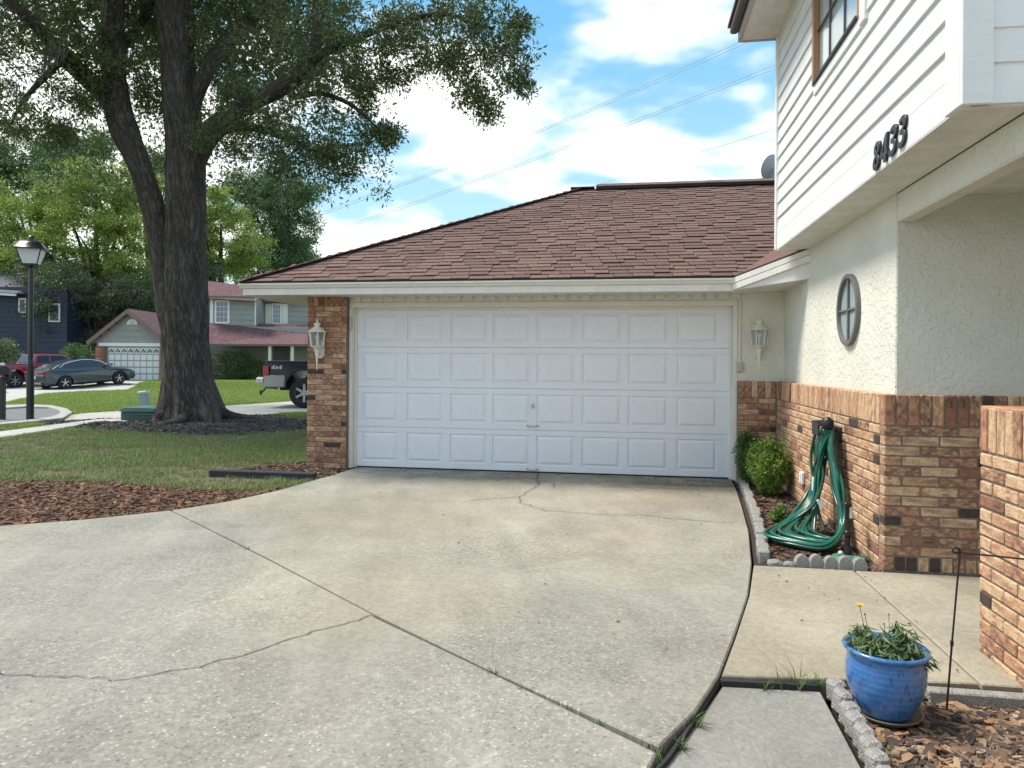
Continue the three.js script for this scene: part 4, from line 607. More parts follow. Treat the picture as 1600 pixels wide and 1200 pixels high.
  scatter('foliage', mergeGeometries([leafGeo(0.05, 0.0115, 0.3)]), M.leaf({ roughness: 0.6 }), leafList, pl, (c, q) => { const m = mix3([0.05, 0.105, 0.03], [0.16, 0.25, 0.08], q.k * q.k); c.setRGB(...m); });
  for (const [x, z, h, f] of [[-0.095, -0.03, 0.23, 1], [-0.07, -0.04, 0.19, 0], [0.0, 0.0, 0.165, 0], [0.04, -0.06, 0.19, 0]]) {
    part('flower_stem', tube([[x * 0.8, 0.05, z], [x * 0.9, h * 0.6, z], [x - 0.01, h, z + 0.01]], 0.0014, 10, 5), stemM, pl);
    if (f) part('flower', [...Array(11).keys()].map(i => leafGeo(0.024, 0.011, 0.2).rotateX(1.15).rotateY(i * 0.571).translate(x - 0.01, h, z + 0.01)).concat([new THREE.SphereGeometry(0.008, 8, 6).toNonIndexed().translate(x - 0.01, h + 0.003, z + 0.01)]), plain(0.75, 0.42, 0.01, 0.7), pl);
    else part('bud', new THREE.SphereGeometry(0.005, 8, 6).translate(x - 0.01, h, z + 0.01), plain(0.2, 0.16, 0.06, 0.8), pl);
  } void L;
}
{ // small flag stand, bare
  const p = [4.99, -0.06, 5.87], H = 0.70, t = thing('flag_stand', 'bare black wire garden flag stand beside the blue pot', 'flag stand', p), b = plain(0.02, 0.016, 0.015, 0.45);
  part('pole', [rod([0, -0.02, 0], [0.017, 0.30, 0.01], 0.0045), rod([0.017, 0.30, 0.01], [0.04, H - 0.03, 0.02], 0.0042), cyl(0.007, 0.007, 0.02, 0.017, 0.29, 0.01, 10)], b, t);
  part('curl', [tube([[0.04, H - 0.05, 0.02], [0.04, H - 0.01, 0.02], [0.035, H + 0.008, 0.02], [0.018, H + 0.008, 0.02], [0.014, H - 0.008, 0.02], [0.03, H - 0.012, 0.02], [0.046, H - 0.008, 0.02]], 0.0042, 40, 6)], b, t);
  part('arm', rod([0.04, H - 0.01, 0.02], [0.34, H - 0.02, 0.06], 0.004), b, t);
}
{ // landscape timber by the pier
  solo('landscape_timber', prism([[0.92, -0.04], [1.005, -0.04], [1.012, -0.03], [1.012, 0.05], [1.0, 0.062], [0.925, 0.062], [0.915, 0.05], [0.915, -0.03]], -1.50, -0.12, 'x'), plain(0.028, 0.03, 0.038, 0.9), 'blackened landscape timber edging the bark at the brick pier', 'timber').rotation.y = 0.0;
}
// ------------------------------------------------------------ trees
function limbGeo(pts, seg = 14, rough = 0.06, vs = 0.45, seed = 0, flare = 0) { // pts: [Vector3, radius]
  const c = new THREE.CatmullRomCurve3(pts.map(p => p[0]), false, 'centripetal'), L = c.getLength(), n = Math.max(6, Math.round(L / (seg > 40 ? 0.05 : 0.16))), fr = c.computeFrenetFrames(n, false);
  const pos = [], uv = [], idx = [], P = new THREE.Vector3();
  for (let i = 0; i <= n; i++) {
    const t = i / n; c.getPointAt(t, P); const u = c.getUtoTmapping(t) * (pts.length - 1), k = Math.min(pts.length - 2, Math.floor(u)), R = mix(pts[k][1], pts[k + 1][1], u - k);
    for (let j = 0; j <= seg; j++) { const a = j / seg * Math.PI * 2, q0 = R * (1 + rough * (2 * vn(j % seg * 1.9 + seed * 7, t * L * 1.3 + seed, 256) - 1) + rough * 0.6 * Math.sin(a * 3 + t * L + seed)) * (1 + flare * Math.pow(clamp(1 - P.y / 1.5), 2.2) * (0.25 + Math.pow(0.5 + 0.5 * Math.sin(a * 6 + 1.2 * Math.sin(a * 2)), 1.5))); let q = q0; if (seg > 40) q += 0.035 * (Math.abs(2 * fbm(j % seg * 0.55 + 3 * vn(t * L * 0.8, 5), t * L * 1.1, 3) - 1) - 0.35); const d = fr.normals[i].clone().multiplyScalar(Math.cos(a)).addScaledVector(fr.binormals[i], Math.sin(a)); pos.push(P.x + d.x * q, P.y + d.y * q, P.z + d.z * q); uv.push(j / seg * Math.max(1, Math.round(pts[0][1] * 3)), t * L * vs); }
  }
  for (let i = 0; i < n; i++) for (let j = 0; j < seg; j++) { const a = i * (seg + 1) + j, b = a + seg + 1; idx.push(a, a + 1, b, a + 1, b + 1, b); }
  const g = new THREE.BufferGeometry(); g.setAttribute('position', new THREE.Float32BufferAttribute(pos, 3)); g.setAttribute('uv', new THREE.Float32BufferAttribute(uv, 2)); g.setIndex(idx); g.computeVertexNormals();
  return g;
}
{
  const D = 17.3, o = at(300, 655, D), oak = thing('oak_tree', 'massive twin stemmed oak with dark bark leaning over the lawn', 'tree', [o.x, 0, o.z]);
  const S = (l) => l.map(([x, y, r, dd = 0]) => [at(x, y, D + dd).sub(oak.position), r / FPX * (D + dd)]);
  const stem = limbGeo(S([[301, 672, 40], [301, 655, 40], [299, 632, 39], [294, 595, 37], [290, 545, 35], [289, 480, 34], [289, 420, 31], [290, 350, 29], [291, 280, 29], [290, 225, 29], [284, 165, 27], [278, 105, 25], [274, 50, 27], [272, 0, 27], [268, -90, 23, 0.3], [276, -210, 16, 0.5], [292, -330, 8, 0.5]]), 72, 0.05, 0.45, 1, 0.42);
  const left = limbGeo(S([[290, 600, 16], [282, 540, 24], [272, 480, 27], [258, 415, 21], [246, 355, 18], [232, 300, 17], [215, 250, 17], [195, 205, 21], [183, 165, 20], [178, 115, 17], [175, 55, 17], [178, 0, 15], [186, -100, 11], [192, -220, 6]]), 48, 0.06, 0.45, 2);
  const roots = []; for (let k = 0; k < 7; k++) { const a = k * 0.9 + 0.35, R = 1.15 + 0.4 * Math.sin(k * 2.3), c = Math.cos(a), q = Math.sin(a); roots.push(limbGeo([[new THREE.Vector3(0.5 * c, 0.22, 0.5 * q), 0.16], [new THREE.Vector3(0.85 * c, 0.05, 0.85 * q), 0.12], [new THREE.Vector3(R * Math.cos(a + 0.15), -0.03, R * Math.sin(a + 0.15)), 0.08], [new THREE.Vector3((R + 0.5) * Math.cos(a + 0.3), -0.09, (R + 0.5) * Math.sin(a + 0.3)), 0.04]], 10, 0.12, 0.45, k + 4)); }
  part('trunk', [stem, left, ...roots], M.bark, oak);
  const limbs = [
    [[190, 185, 16], [165, 150, 15], [130, 116, 14, -0.4], [100, 90, 12, -0.8], [70, 55, 10, -1.2], [30, 15, 8, -1.6], [-50, -50, 5, -2]],
    [[296, 268, 20], [318, 222, 19], [352, 186, 16, -0.5], [390, 160, 14, -0.9], [430, 141, 13, -1.2], [465, 118, 12, -1.5], [487, 92, 12, -1.6], [495, 55, 9, -1.6], [498, 0, 8, -1.6], [512, -90, 5, -1.6], [530, -180, 3, -1.4]],
    [[474, 108, 9, -1.5], [510, 80, 7, -1.8], [560, 58, 6, -2.1], [620, 36, 5, -2.4], [690, 22, 3.5, -2.7], [770, 45, 2, -3]],
    [[300, 165, 12], [322, 112, 12], [350, 70, 11, 0.4], [385, 36, 10, 0.8], [420, 0, 9, 1.2], [465, -70, 7, 1.6], [540, -150, 4, 2]],
    [[440, 138, 6, -1.2], [462, 150, 5, -1.4], [500, 146, 4, -1.7], [550, 165, 3, -2], [590, 200, 1.6, -2.2]],
    [[310, 235, 8, -0.2], [345, 205, 8, -0.6], [400, 200, 6, -1], [460, 222, 4, -1.4], [520, 250, 2, -1.7]],
    [[690, 22, 2.5, -2.7], [690, 70, 1.6, -2.8], [715, 120, 1.1, -2.9], [755, 165, 0.8, -3]],
    [[178, 90, 8], [205, 55, 7, 0.5], [235, 10, 6, 1], [250, -60, 4, 1.4]], [[100, 90, 6, -0.8], [70, 120, 5, -1.2], [35, 160, 3, -1.6], [15, 200, 1.5, -1.8]],
    [[270, -60, 14, 0.3], [330, -150, 9, 0], [430, -250, 5, -0.4]], [[268, -100, 12, 0.3], [200, -190, 8, 0], [90, -270, 4, -0.4]]];
  limbs.forEach((l, i) => part('limb', limbGeo(S(l), 10, 0.07, 0.45, i + 20), M.bark, oak));
  // crown: sprigs gathered on twigs around the boughs; [bearing x, y, radius, distance offset, fullness]
  const blobs = [[350, 215, 40, -0.5], [390, 205, 48, -0.8], [440, 195, 52, -1.2], [490, 205, 52, -1.5], [535, 225, 45, -1.7], [470, 250, 36, -1.5], [525, 264, 28, -1.8], [588, 207, 22, -2], [612, 208, 10, -2], [400, 125, 58, -0.6], [455, 105, 55, -1.3], [515, 125, 55, -1.7], [565, 108, 45, -2], [340, 60, 46, 0.4], [400, 45, 56, 0.6], [470, 40, 56, -1], [540, 48, 60, -1.8], [600, 58, 48, -2.2], [640, 85, 32, -2.4], [618, 118, 26, -2.2], [655, 35, 52, -2.5], [715, 35, 55, -2.7], [768, 40, 50, -3], [785, 88, 42, -3], [800, 128, 22, -3], [740, 105, 44, -2.9], [745, 155, 27, -3], [765, 180, 15, -3], [705, 110, 26, -2.8], [808, 40, 16, -3], [690, 75, 34, -2.7],
    [15, 25, 60, -1], [80, 25, 62, -0.8], [145, 30, 55, -0.4], [40, 95, 58, -1.4], [105, 105, 52, -1], [18, 165, 46, -1.7], [62, 195, 34, -1.7], [95, 205, 20, -1.4], [150, 95, 42, -0.6], [222, 55, 36, 0.6], [232, 120, 30, 0.4], [250, 165, 20, 0.3], [195, 15, 46, 0.6], [214, 150, 22, 0.2], [-40, 80, 70, -1.6], [-50, 180, 50, -1.8], [330, 120, 34, 0.6], [365, 165, 36, 0.2], [320, 20, 40, 1], [430, 250, 24, -1.4], [560, 160, 26, -2], [240, 10, 40, 0.9], [130, 165, 18, -0.9]];
  const r = rng(91), L = [];
  for (const [x, y, R, dd] of blobs) {
    const c = at(x, y, D + dd).sub(oak.position), m = R / FPX * (D + dd), twigs = Math.round(7 + 20 * m * m);
    for (let t = 0; t < twigs; t++) {
      let p; do p = new THREE.Vector3(r() * 2 - 1, r() * 2 - 1, r() * 2 - 1); while (p.length() > 1);
      p.multiplyScalar(m * 0.98).multiply(new THREE.Vector3(1, 1, 1.5)).add(c); const n = 5 + Math.floor(r() * 7), dir = new THREE.Vector3(r() - 0.5, -0.35 * r(), r() - 0.5).normalize();
      for (let k = 0; k < n; k++) L.push({ p: p.clone().addScaledVector(dir, (k / n - 0.5) * 0.5).add(new THREE.Vector3(gauss(r) * 0.09, gauss(r) * 0.09, gauss(r) * 0.09)), q: anyTurn(r), s: 0.75 + 0.55 * r(), k: r() });
    }
  }
  const sprig = clumpGeo(13, 0.085, 0.03, 0.13, 92, -0.1);
  scatter('crown', sprig, M.leaf({ roughness: 0.5, transmission: 0.38 }), L, oak, (c, q) => { const m = mix3([0.045, 0.08, 0.018], [0.165, 0.22, 0.05], q.k); c.setRGB(...m); });
  // the rest of the crown overhead and behind, out of the picture
  const L2 = []; for (let i = 0; i < 2600; i++) { const a = r() * 6.28, u = Math.sqrt(r()), x = Math.cos(a) * 5 * u - 2.5, z = Math.sin(a) * 6 * u - 1, y = 10.4 + 5.5 * r() * Math.sqrt(Math.max(0.05, 1 - u * u)); L2.push({ p: new THREE.Vector3(x + 0.6, y, z), q: anyTurn(r), s: 2.1 + r(), k: r() }); }
  for (let i = 0; i < 900; i++) { const x = -9 + 12 * r(), z = -6.5 + 3 * r(), y = 6.6 + 4 * r(); L2.push({ p: new THREE.Vector3(x, y, z), q: anyTurn(r), s: 1.3 + r() * 0.6, k: r() }); }
  scatter('crown', sprig, M.leaf({ roughness: 0.5, transmission: 0.38 }), L2, oak, (c, q) => { const m = mix3([0.045, 0.08, 0.018], [0.165, 0.22, 0.05], q.k); c.setRGB(...m); });
  // hanging moss
  const mo = []; for (const [x, y, h, dd] of [[78, 62, 50, -1.4], [70, 75, 42, -1.4], [165, 5, 45, -0.5], [86, 70, 30, -1.4], [28, 130, 40, -1.9], [100, 60, 30, -1.2]]) for (let k = 0; k < 9; k++) { const a = at(x + gauss(r) * 7, y + gauss(r) * 6, D + dd).sub(oak.position), l = h / 65 * (0.5 + 0.7 * r()); mo.push(tube([a, a.clone().add(new THREE.Vector3(gauss(r) * 0.05, -l * 0.5, gauss(r) * 0.05)), a.clone().add(new THREE.Vector3(gauss(r) * 0.09 - 0.05, -l, gauss(r) * 0.06))], 0.012, 8, 4)); }
  part('spanish_moss', mo, plain(0.17, 0.18, 0.13, 1), oak).userData.kind = 'stuff';
}
function farTree(name, label, px, py0, D, crown, cols, seed, leaf = 0.17, dense = 1, trunkR = 0.3) {
  // crown: [bearing x, y, radius x, radius y] lobes; the tree stands where px meets the ground
  const b = at(px, py0, D), t = thing(name, label, 'tree', [b.x, rise(b.x, b.z) - 0.05, b.z], 0, 'trees behind the far houses'), r = rng(seed), L = [];
  const top = crown.reduce((m, c) => Math.min(m, c[1]), 1e9), mid = at(px, (top + py0) / 2 - 20, D).sub(t.position);
  part('trunk', limbGeo([[new THREE.Vector3(0, 0, 0), trunkR * 1.3], [new THREE.Vector3(0.1, mid.y * 0.4, 0), trunkR], [new THREE.Vector3(mid.x, mid.y, 0), trunkR * 0.7], [new THREE.Vector3(mid.x * 1.1, mid.y * 1.5, 0), trunkR * 0.25]], 9, 0.06, 0.3, seed), M.bark, t);
  for (const [x, y, rx, ry, dd = 0, q = 1] of crown) {
    const c = at(x, y, D + dd).sub(t.position), a = rx / FPX * D, bb = ry / FPX * D, n = Math.round(30 * Math.pow(a * bb, 0.8) * dense * q);
    if (n > 60) part('limb', limbGeo([[new THREE.Vector3(mid.x * 0.5, mid.y * 0.55, 0), trunkR * 0.5], [new THREE.Vector3(mix(mid.x, c.x, 0.6), mix(mid.y, c.y, 0.55), c.z * 0.5), trunkR * 0.28], [c.clone(), trunkR * 0.1]], 7, 0.05, 0.3, seed + x), M.bark, t);
    for (let i = 0; i < n / 3; i++) { // sprays lie in flat layers with gaps between them
      let p; do p = new THREE.Vector3(r() * 2 - 1, r() * 2 - 1, r() * 2 - 1); while (p.length() > 1);
      const k = p.length(); p.multiplyScalar((0.5 + 0.5 * Math.pow(k, 0.4)) * (0.86 + 0.3 * r()));
      p.multiply(new THREE.Vector3(a, bb, a * 0.9)).add(c);
      const m = 10 + Math.floor(r() * 14), tone = r(), sp = 0.35 + 0.35 * r(), dx = gauss(r) * 0.3, dz = gauss(r) * 0.3;
      for (let j = 0; j < m; j++) { const gx = gauss(r) * sp * 1.3, gz = gauss(r) * sp * 1.3; L.push({ p: p.clone().add(new THREE.Vector3(gx, gauss(r) * 0.13 + dx * gx + dz * gz - 0.25 * (gx * gx + gz * gz), gz)), q: anyTurn(r), s: 0.5 + 0.75 * r(), k: clamp(0.7 * tone + 0.4 * r()) }); }
    }
  }
  scatter('crown', clumpGeo(14, leaf, leaf * 0.5, leaf * 1.9, seed + 1, 0.25), M.leaf({ roughness: 0.6, transmission: 0.5 }), L, t, (c, q) => { const m = mix3(cols[0], cols[1], q.k); c.setRGB(...m); });
  return t;
}
const YG = [[0.12, 0.24, 0.03], [0.42, 0.49, 0.07]], MG = [[0.07, 0.14, 0.035], [0.16, 0.26, 0.065]], DG = [[0.045, 0.085, 0.028], [0.12, 0.18, 0.055]], BG = [[0.06, 0.14, 0.04], [0.15, 0.27, 0.075]];
farTree('broadleaf_tree', 'tall yellow green tree behind the lamp post', 150, 596, 50, [[150, 285, 55, 42], [95, 320, 60, 48, -1], [185, 320, 58, 50], [40, 345, 55, 50], [125, 370, 70, 50, -1.5], [205, 380, 45, 50, -1], [60, 400, 60, 42, -1], [15, 395, 40, 40], [150, 425, 60, 40, -0.5], [215, 300, 40, 40, 1], [-20, 330, 50, 60, 0], [225, 430, 30, 36]], YG, 101, 0.17, 0.9, 0.32);
farTree('broadleaf_tree', 'yellow green tree just right of the oak trunk', 345, 590, 56, [[345, 345, 48, 46], [385, 380, 32, 34], [340, 400, 50, 36], [310, 350, 40, 50], [372, 410, 36, 26], [350, 310, 30, 26]], YG, 111, 0.18, 0.9, 0.3);
farTree('broadleaf_tree', 'dark green tree behind the far house roof', 450, 590, 64, [[450, 310, 46, 40], [420, 350, 44, 46], [470, 360, 34, 44], [440, 400, 50, 34], [480, 300, 24, 26], [410, 290, 30, 30], [400, 420, 40, 30], [465, 410, 40, 26], [380, 300, 40, 40]], BG, 121, 0.2, 0.95, 0.35);
farTree('broadleaf_tree', 'tall blue green tree rising behind the yellow green crown at left', 60, 590, 74, [[30, 245, 55, 40], [95, 232, 50, 36], [150, 228, 40, 30], [10, 290, 60, 40], [100, 275, 70, 40], [-30, 260, 60, 50]], BG, 131, 0.22, 0.85, 0.4);
farTree('broadleaf_tree', 'mid green tree seen between the two oak stems', 235, 590, 70, [[235, 255, 34, 26], [215, 275, 40, 36], [260, 280, 36, 36], [240, 310, 50, 40]], MG, 141, 0.2, 0.9, 0.35);
farTree('broadleaf_tree', 'dense tree with shade in its dark leaf colour between the blue house and the far garage', 150, 596, 47, [[140, 465, 50, 34], [95, 450, 40, 44, -2], [190, 470, 50, 34], [120, 500, 40, 34, 0.5], [165, 510, 46, 34, 1], [215, 455, 36, 40], [75, 480, 26, 34, -2], [230, 490, 40, 36, 1], [60, 430, 36, 30, -1]], DG, 151, 0.15, 1.0, 0.28);  // dark leaf colour carries the shade of the lower foliage
farTree('broadleaf_tree', 'dark tree standing behind the oak trunk and the garage roof of the far house', 270, 592, 54, [[270, 440, 40, 40], [250, 470, 46, 36], [300, 430, 40, 36], [280, 390, 40, 40], [320, 440, 30, 30]], DG, 161, 0.17, 0.9, 0.3);
farTree('broadleaf_tree', 'far hedge like tree low behind the blue house', 20, 592, 60, [[20, 420, 60, 40], [-40, 430, 60, 50], [70, 420, 50, 40], [10, 470, 60, 40], [110, 440, 50, 40], [180, 430, 60, 40], [60, 500, 60, 40], [150, 500, 60, 40], [230, 480, 40, 40]], DG, 171, 0.2, 0.8, 0.3);
// ------------------------------------------------------------ across the street: lamp post, boxes, houses, vehicles
{
  const b = ground(47, 657.5), d = -b.clone().sub(CAM).dot(AHEAD.clone().negate()), s = d / FPX, t = thing('lamp_post', 'black street lamp post with four sided white glass lantern', 'lamp post', [b.x, -0.03, b.z], YAW + 0.35);
  const H = (657 - 416) * s, iron = plain(0.010, 0.010, 0.012, 0.35);
  part('post', [cyl(0.087, 0.087, 0.04, 0, 0, 0, 20), cyl(0.08, 0.075, H * 0.36, 0, 0.04, 0, 20), cyl(0.075, 0.05, H * 0.04, 0, 0.04 + H * 0.36, 0, 20), cyl(0.055, 0.05, H * 0.6 - 0.04, 0, H * 0.4, 0, 20)], iron, t);
  const f0 = 0.15, f1 = 0.24, h0 = H + 0.09, h1 = h0 + 28 * s * 0.78;
  const fr = (r0, r1, y0, y1) => new THREE.CylinderGeometry(r1 * Math.SQRT2, r0 * Math.SQRT2, y1 - y0, 4, 1).rotateY(Math.PI / 4).translate(0, (y0 + y1) / 2, 0);
  part('lantern_base', [fr(0.06, 0.15, H - 0.02, h0 - 0.03), fr(0.155, 0.155, h0 - 0.03, h0)], iron, t);
  const gm = new THREE.MeshPhysicalMaterial({ color: lin(0.93, 0.94, 0.95), roughness: 0.9, transmission: 0.5, thickness: 0 });
  for (let k = 0; k < 4; k++) { const c = Math.cos, si = Math.sin, q = k * Math.PI / 2, P = (u, w, y) => { const x = u, z = w; return [x * c(q) + z * si(q), y, -x * si(q) + z * c(q)]; }; const g = new THREE.BufferGeometry(); g.setAttribute('position', new THREE.Float32BufferAttribute([...P(-f0, f0, h0), ...P(f0, f0, h0), ...P(f1, f1, h1), ...P(-f0, f0, h0), ...P(f1, f1, h1), ...P(-f1, f1, h1)], 3)); g.computeVertexNormals(); part('glass_pane', g, gm, t); part('corner_bar', rod(P(f0, f0, h0), P(f1, f1, h1), 0.013, 6), iron, t); }
  part('lantern_cap', [fr(0.31, 0.31, h1, h1 + 0.025), fr(0.29, 0.20, h1 + 0.025, h1 + 0.17), fr(0.20, 0.16, h1 + 0.17, h1 + 0.20), cyl(0.06, 0.06, 0.10, 0, h1 + 0.2, 0, 14), cyl(0.075, 0.04, 0.03, 0, h1 + 0.3, 0, 14)], iron, t);
}
{
  const b = ground(4, 655), t = thing('mailbox', 'black mailbox on a post at the left edge', 'mailbox', [b.x, -0.03, b.z], YAW);
  part('post', [bx(0.10, 1.05, 0.10, 0, 0.52, 0, 0.01), new THREE.SphereGeometry(0.075, 14, 10).translate(0.09, 1.02, 0)], M.black, t);
  const sh = new THREE.Shape(); sh.moveTo(-0.09, 0); sh.lineTo(-0.09, 0.12); sh.absarc(0, 0.12, 0.09, Math.PI, 0, true); sh.lineTo(0.09, 0); sh.lineTo(-0.09, 0);
  part('box', new THREE.ExtrudeGeometry(sh, { depth: 0.48, bevelEnabled: true, bevelSize: 0.006, bevelThickness: 0.006, bevelSegments: 1 }).rotateY(0.5).translate(-0.05, 1.08, -0.2), M.black, t);
  part('flag', [bx(0.10, 0.05, 0.012, 0.04, 1.33, 0.08, 0.004), bx(0.025, 0.15, 0.012, 0.09, 1.25, 0.08, 0.004)], plain(0.8, 0.8, 0.78, 0.5), t);
}
{
  const b = ground(229, 655), t = thing('utility_box', 'low green utility box beside the oak trunk', 'utility box', [b.x, -0.03, b.z], YAW - 0.12), gm = plain(0.045, 0.10, 0.085, 0.5), W = 0.86;
  part('body', [bx(W, 0.22, 0.7, 0, 0.11, 0, 0.02)], gm, t);
  for (const y of [0.06, 0.11, 0.16]) part('louvre', bx(W * 0.9, 0.018, 0.02, 0, y, 0.355, 0.005), plain(0.03, 0.07, 0.06, 0.6), t);
  part('lid', [prism([[-W / 2 - 0.02, 0.225], [W / 2 + 0.02, 0.225], [W / 2 - 0.02, 0.30], [W / 2 - 0.12, 0.34], [-W / 2 + 0.12, 0.34], [-W / 2 + 0.02, 0.30]], -0.37, 0.37, 'z', 0.02)], plain(0.075, 0.155, 0.14, 0.45), t);
  const c = ground(228, 641), q = thing('cable_pedestal', 'pale green cable pedestal tilting behind the utility box', 'pedestal', [c.x, -0.03, c.z], YAW);
  part('post', bx(0.22, 0.52, 0.2, 0, 0.26, 0, 0.02), plain(0.17, 0.25, 0.24, 0.5), q); part('cap', bx(0.26, 0.07, 0.24, 0, 0.54, 0, 0.025), plain(0.32, 0.40, 0.40, 0.45), q); q.rotation.z = 0.12;
}
// the far grey house, built on axes of its own
function survey(px0, py0, D, up) { const o = at(px0, py0, D); const base = new THREE.Vector3(o.x, up, o.z); return { base, loc: (px, py, z = 0) => { const p = at(px, py, D - z).sub(base); return [p.dot(RIGHT), p.y, z]; } }; }
function faces(list) { const pos = [], uv = []; for (const q of list) { const T = q.length === 3 ? [[0, 1, 2]] : [[0, 1, 2], [0, 2, 3]]; for (const t of T) for (const i of t) { pos.push(...q[i]); uv.push(q[i][0], q[i][1] + q[i][2]); } } const g = new THREE.BufferGeometry(); g.setAttribute('position', new THREE.Float32BufferAttribute(pos, 3)); g.setAttribute('uv', new THREE.Float32BufferAttribute(uv, 2)); g.computeVertexNormals(); return g; }
{
  const D = 40.3, { base, loc } = survey(207, 595, D, 0.22), h = thing('neighbour_house', 'grey sided two storey house with maroon roof and gabled garage', 'house', [base.x, base.y, base.z], YAW);
  const X = (px, z = 0) => loc(px, 560, z)[0], Y = (py, z = 0, px = 207) => loc(px, py, z)[1];
  const grey = mat({ color: lin(0.33, 0.35, 0.32), roughness: 0.7, map: grime(51, 0.12, 1.5) }), white = plain(0.78, 0.78, 0.75, 0.5), maroon = mat({ roughness: 0.95, map: tex(256, 256, (u, v) => { const row = v * 24, i = Math.floor(row), k = 0.8 + 0.22 * vn(u * 30 + i * 7.3, i, 256) + 0.15 * fbm(u * 50, v * 50, 2, 50); return [0.39 * k, 0.275 * k, 0.285 * k]; }, true, 0.3) }), rake = plain(0.20, 0.13, 0.12, 0.6), bk = M.brick[8];
  const gx0 = X(150), gx1 = X(264), ap = [X(203), Y(483)], ey = Y(533), ex0 = X(139), ex1 = X(267), back = -7;
  const gw = part('garage_wall', [b2(gx0, gx1, 0, ey + 0.02, -6.8, -0.05), prism([[gx0, ey + 0.02], [gx1, ey + 0.02], [ap[0] + 0.1, ap[1] - 0.22]], -6.8, -0.05, 'z')], grey, h);
  for (let y = Y(537) + 0.02; y < ap[1] - 0.35; y += 0.36) { const f = (ap[1] - 0.22 - y) / (ap[1] - 0.22 - ey), w0 = mix(ap[0], gx0, f), w1 = mix(ap[0], gx1, f); part('siding_board', prism([[-0.05, y], [0.0, y], [-0.03, y + 0.365], [-0.05, y + 0.365]], w0 + 0.02, w1 - 0.02, 'x'), grey, gw); }
  part('lintel_board', b2(X(154), X(252), Y(541), Y(536), -0.04, 0.02), white, h);
  for (const [a, b] of [[150, 166], [250, 262]]) { const p = part('brick_pier', b2(X(a), X(b), -0.2, Y(541) - 0.01, -0.3, 0.06), M.mortar, h); for (let i = 0; i < 22; i++) { const y0 = i * 0.088, w = (X(b) - X(a)) / 2; for (let k = 0; k < 2; k++) part('brick', brickGeo(+(w - 0.012).toFixed(3), 0.076, 0.05), M.brick[[8, 3, 8, 6, 5, 8][(i * 5 + k * 3 + i * k) % 6]], p).position.set(X(a) + w * (k + 0.5), y0 + 0.04, 0.05); } }
  const gd2 = part('garage_door', b2(X(167.5), X(249.5), 0.01, Y(541.5), -0.12, -0.06), white, h), dw = (X(248.5) - X(168.5)) / 8;
  for (let r = 0; r < 5; r++) for (let c = 0; c < 8; c++) { const ph = (Y(543) - 0.05) / 5, x = X(168.5) + dw * (c + 0.5), y = 0.05 + ph * (r + 0.5); if (r < 4) part('panel', bx(dw * 0.86, ph * 0.8, 0.02, 0, 0, 0, 0.008), plain(0.68, 0.70, 0.68, 0.5), gd2).position.set(x, y, -0.055); else { part('panel', bx(dw * 0.9, ph * 0.84, 0.02, 0, 0, 0, 0.008), plain(0.68, 0.70, 0.68, 0.5), gd2).position.set(x, y, -0.056); const fan = new THREE.Shape(); const m = c % 4, cx = m === 1 || m === 2 ? 0 : 0; fan.absellipse(cx, -0.09, dw * 0.36, 0.19, 0, Math.PI); part('fan_light', new THREE.ExtrudeGeometry(fan, { depth: 0.012, bevelEnabled: false }).translate(x, y, -0.046), M.darkGlass, gd2); for (const q of [-0.5, 0.5]) part('fan_bar', rod([x, y - 0.09, -0.028], [x + q * dw * 0.55, y + 0.09, -0.028], 0.012, 5), white, gd2); } }
  { const s = new THREE.Shape(); s.absarc(0, 0, 0.30, 0, Math.PI); const v = part('gable_vent', new THREE.ExtrudeGeometry(s, { depth: 0.05, bevelEnabled: false }).translate(X(206.5), Y(507), -0.02), white, h); const s2 = new THREE.Shape(); s2.absarc(0, 0, 0.17, 0, Math.PI); part('louvre', new THREE.ExtrudeGeometry(s2, { depth: 0.02, bevelEnabled: false }).translate(X(206.5), Y(507) + 0.03, 0.025), plain(0.5, 0.52, 0.52, 0.6), v); }
  const A = [ap[0], ap[1], 0.35], Lf = [ex0, ey - 0.05, 0.35], Rf = [ex1, ey - 0.05, 0.35], A2 = [ap[0], ap[1], back], L2 = [ex0, ey - 0.05, back], R2 = [ex1, ey - 0.05, back];
  part('garage_roof', faces([[Lf, A, A2, L2], [A, Rf, R2, A2]]), maroon, h);
  part('rake_board', [prism([[ex0, ey - 0.06], [ap[0], ap[1] - 0.005], [ap[0], ap[1] - 0.26], [ex0 + 0.1, ey - 0.26]], 0.28, 0.34, 'z'), prism([[ex1, ey - 0.06], [ap[0], ap[1] - 0.005], [ap[0], ap[1] - 0.26], [ex1 - 0.1, ey - 0.26]], 0.28, 0.34, 'z')], rake, h);
  part('soffit', faces([[[ex0, ey - 0.1, 0.3], [ap[0], ap[1] - 0.1, 0.3], [ap[0], ap[1] - 0.1, -6.8], [ex0, ey - 0.1, -6.8]]]), rake, h);
  // two storeys behind
  const za = -4.6, zb = -6.2, fl = Y(508, za, 360), ea = Y(466, za, 360);
  const wa = part('upper_wall', b2(X(320, za), X(399, za), 0, ea, -12, za), grey, h), wb = part('upper_wall', b2(X(399, zb) - 0.5, X(560, zb), 0, ea - 0.05, -12, zb), grey, h);
  for (let y = fl, k = 0; y < ea - 0.05; y += 0.33, k++) { const t = Math.min(0.335, ea - y); part('siding_board', prism([[za - 0.01, y], [za + 0.04, y], [za + 0.01, y + t], [za - 0.01, y + t]], X(333, za), X(398, za), 'x'), grey, wa); part('siding_board', prism([[zb - 0.01, y], [zb + 0.04, y], [zb + 0.01, y + t - 0.01], [zb - 0.01, y + t - 0.01]], X(399, zb), X(555, zb), 'x'), grey, wb); }
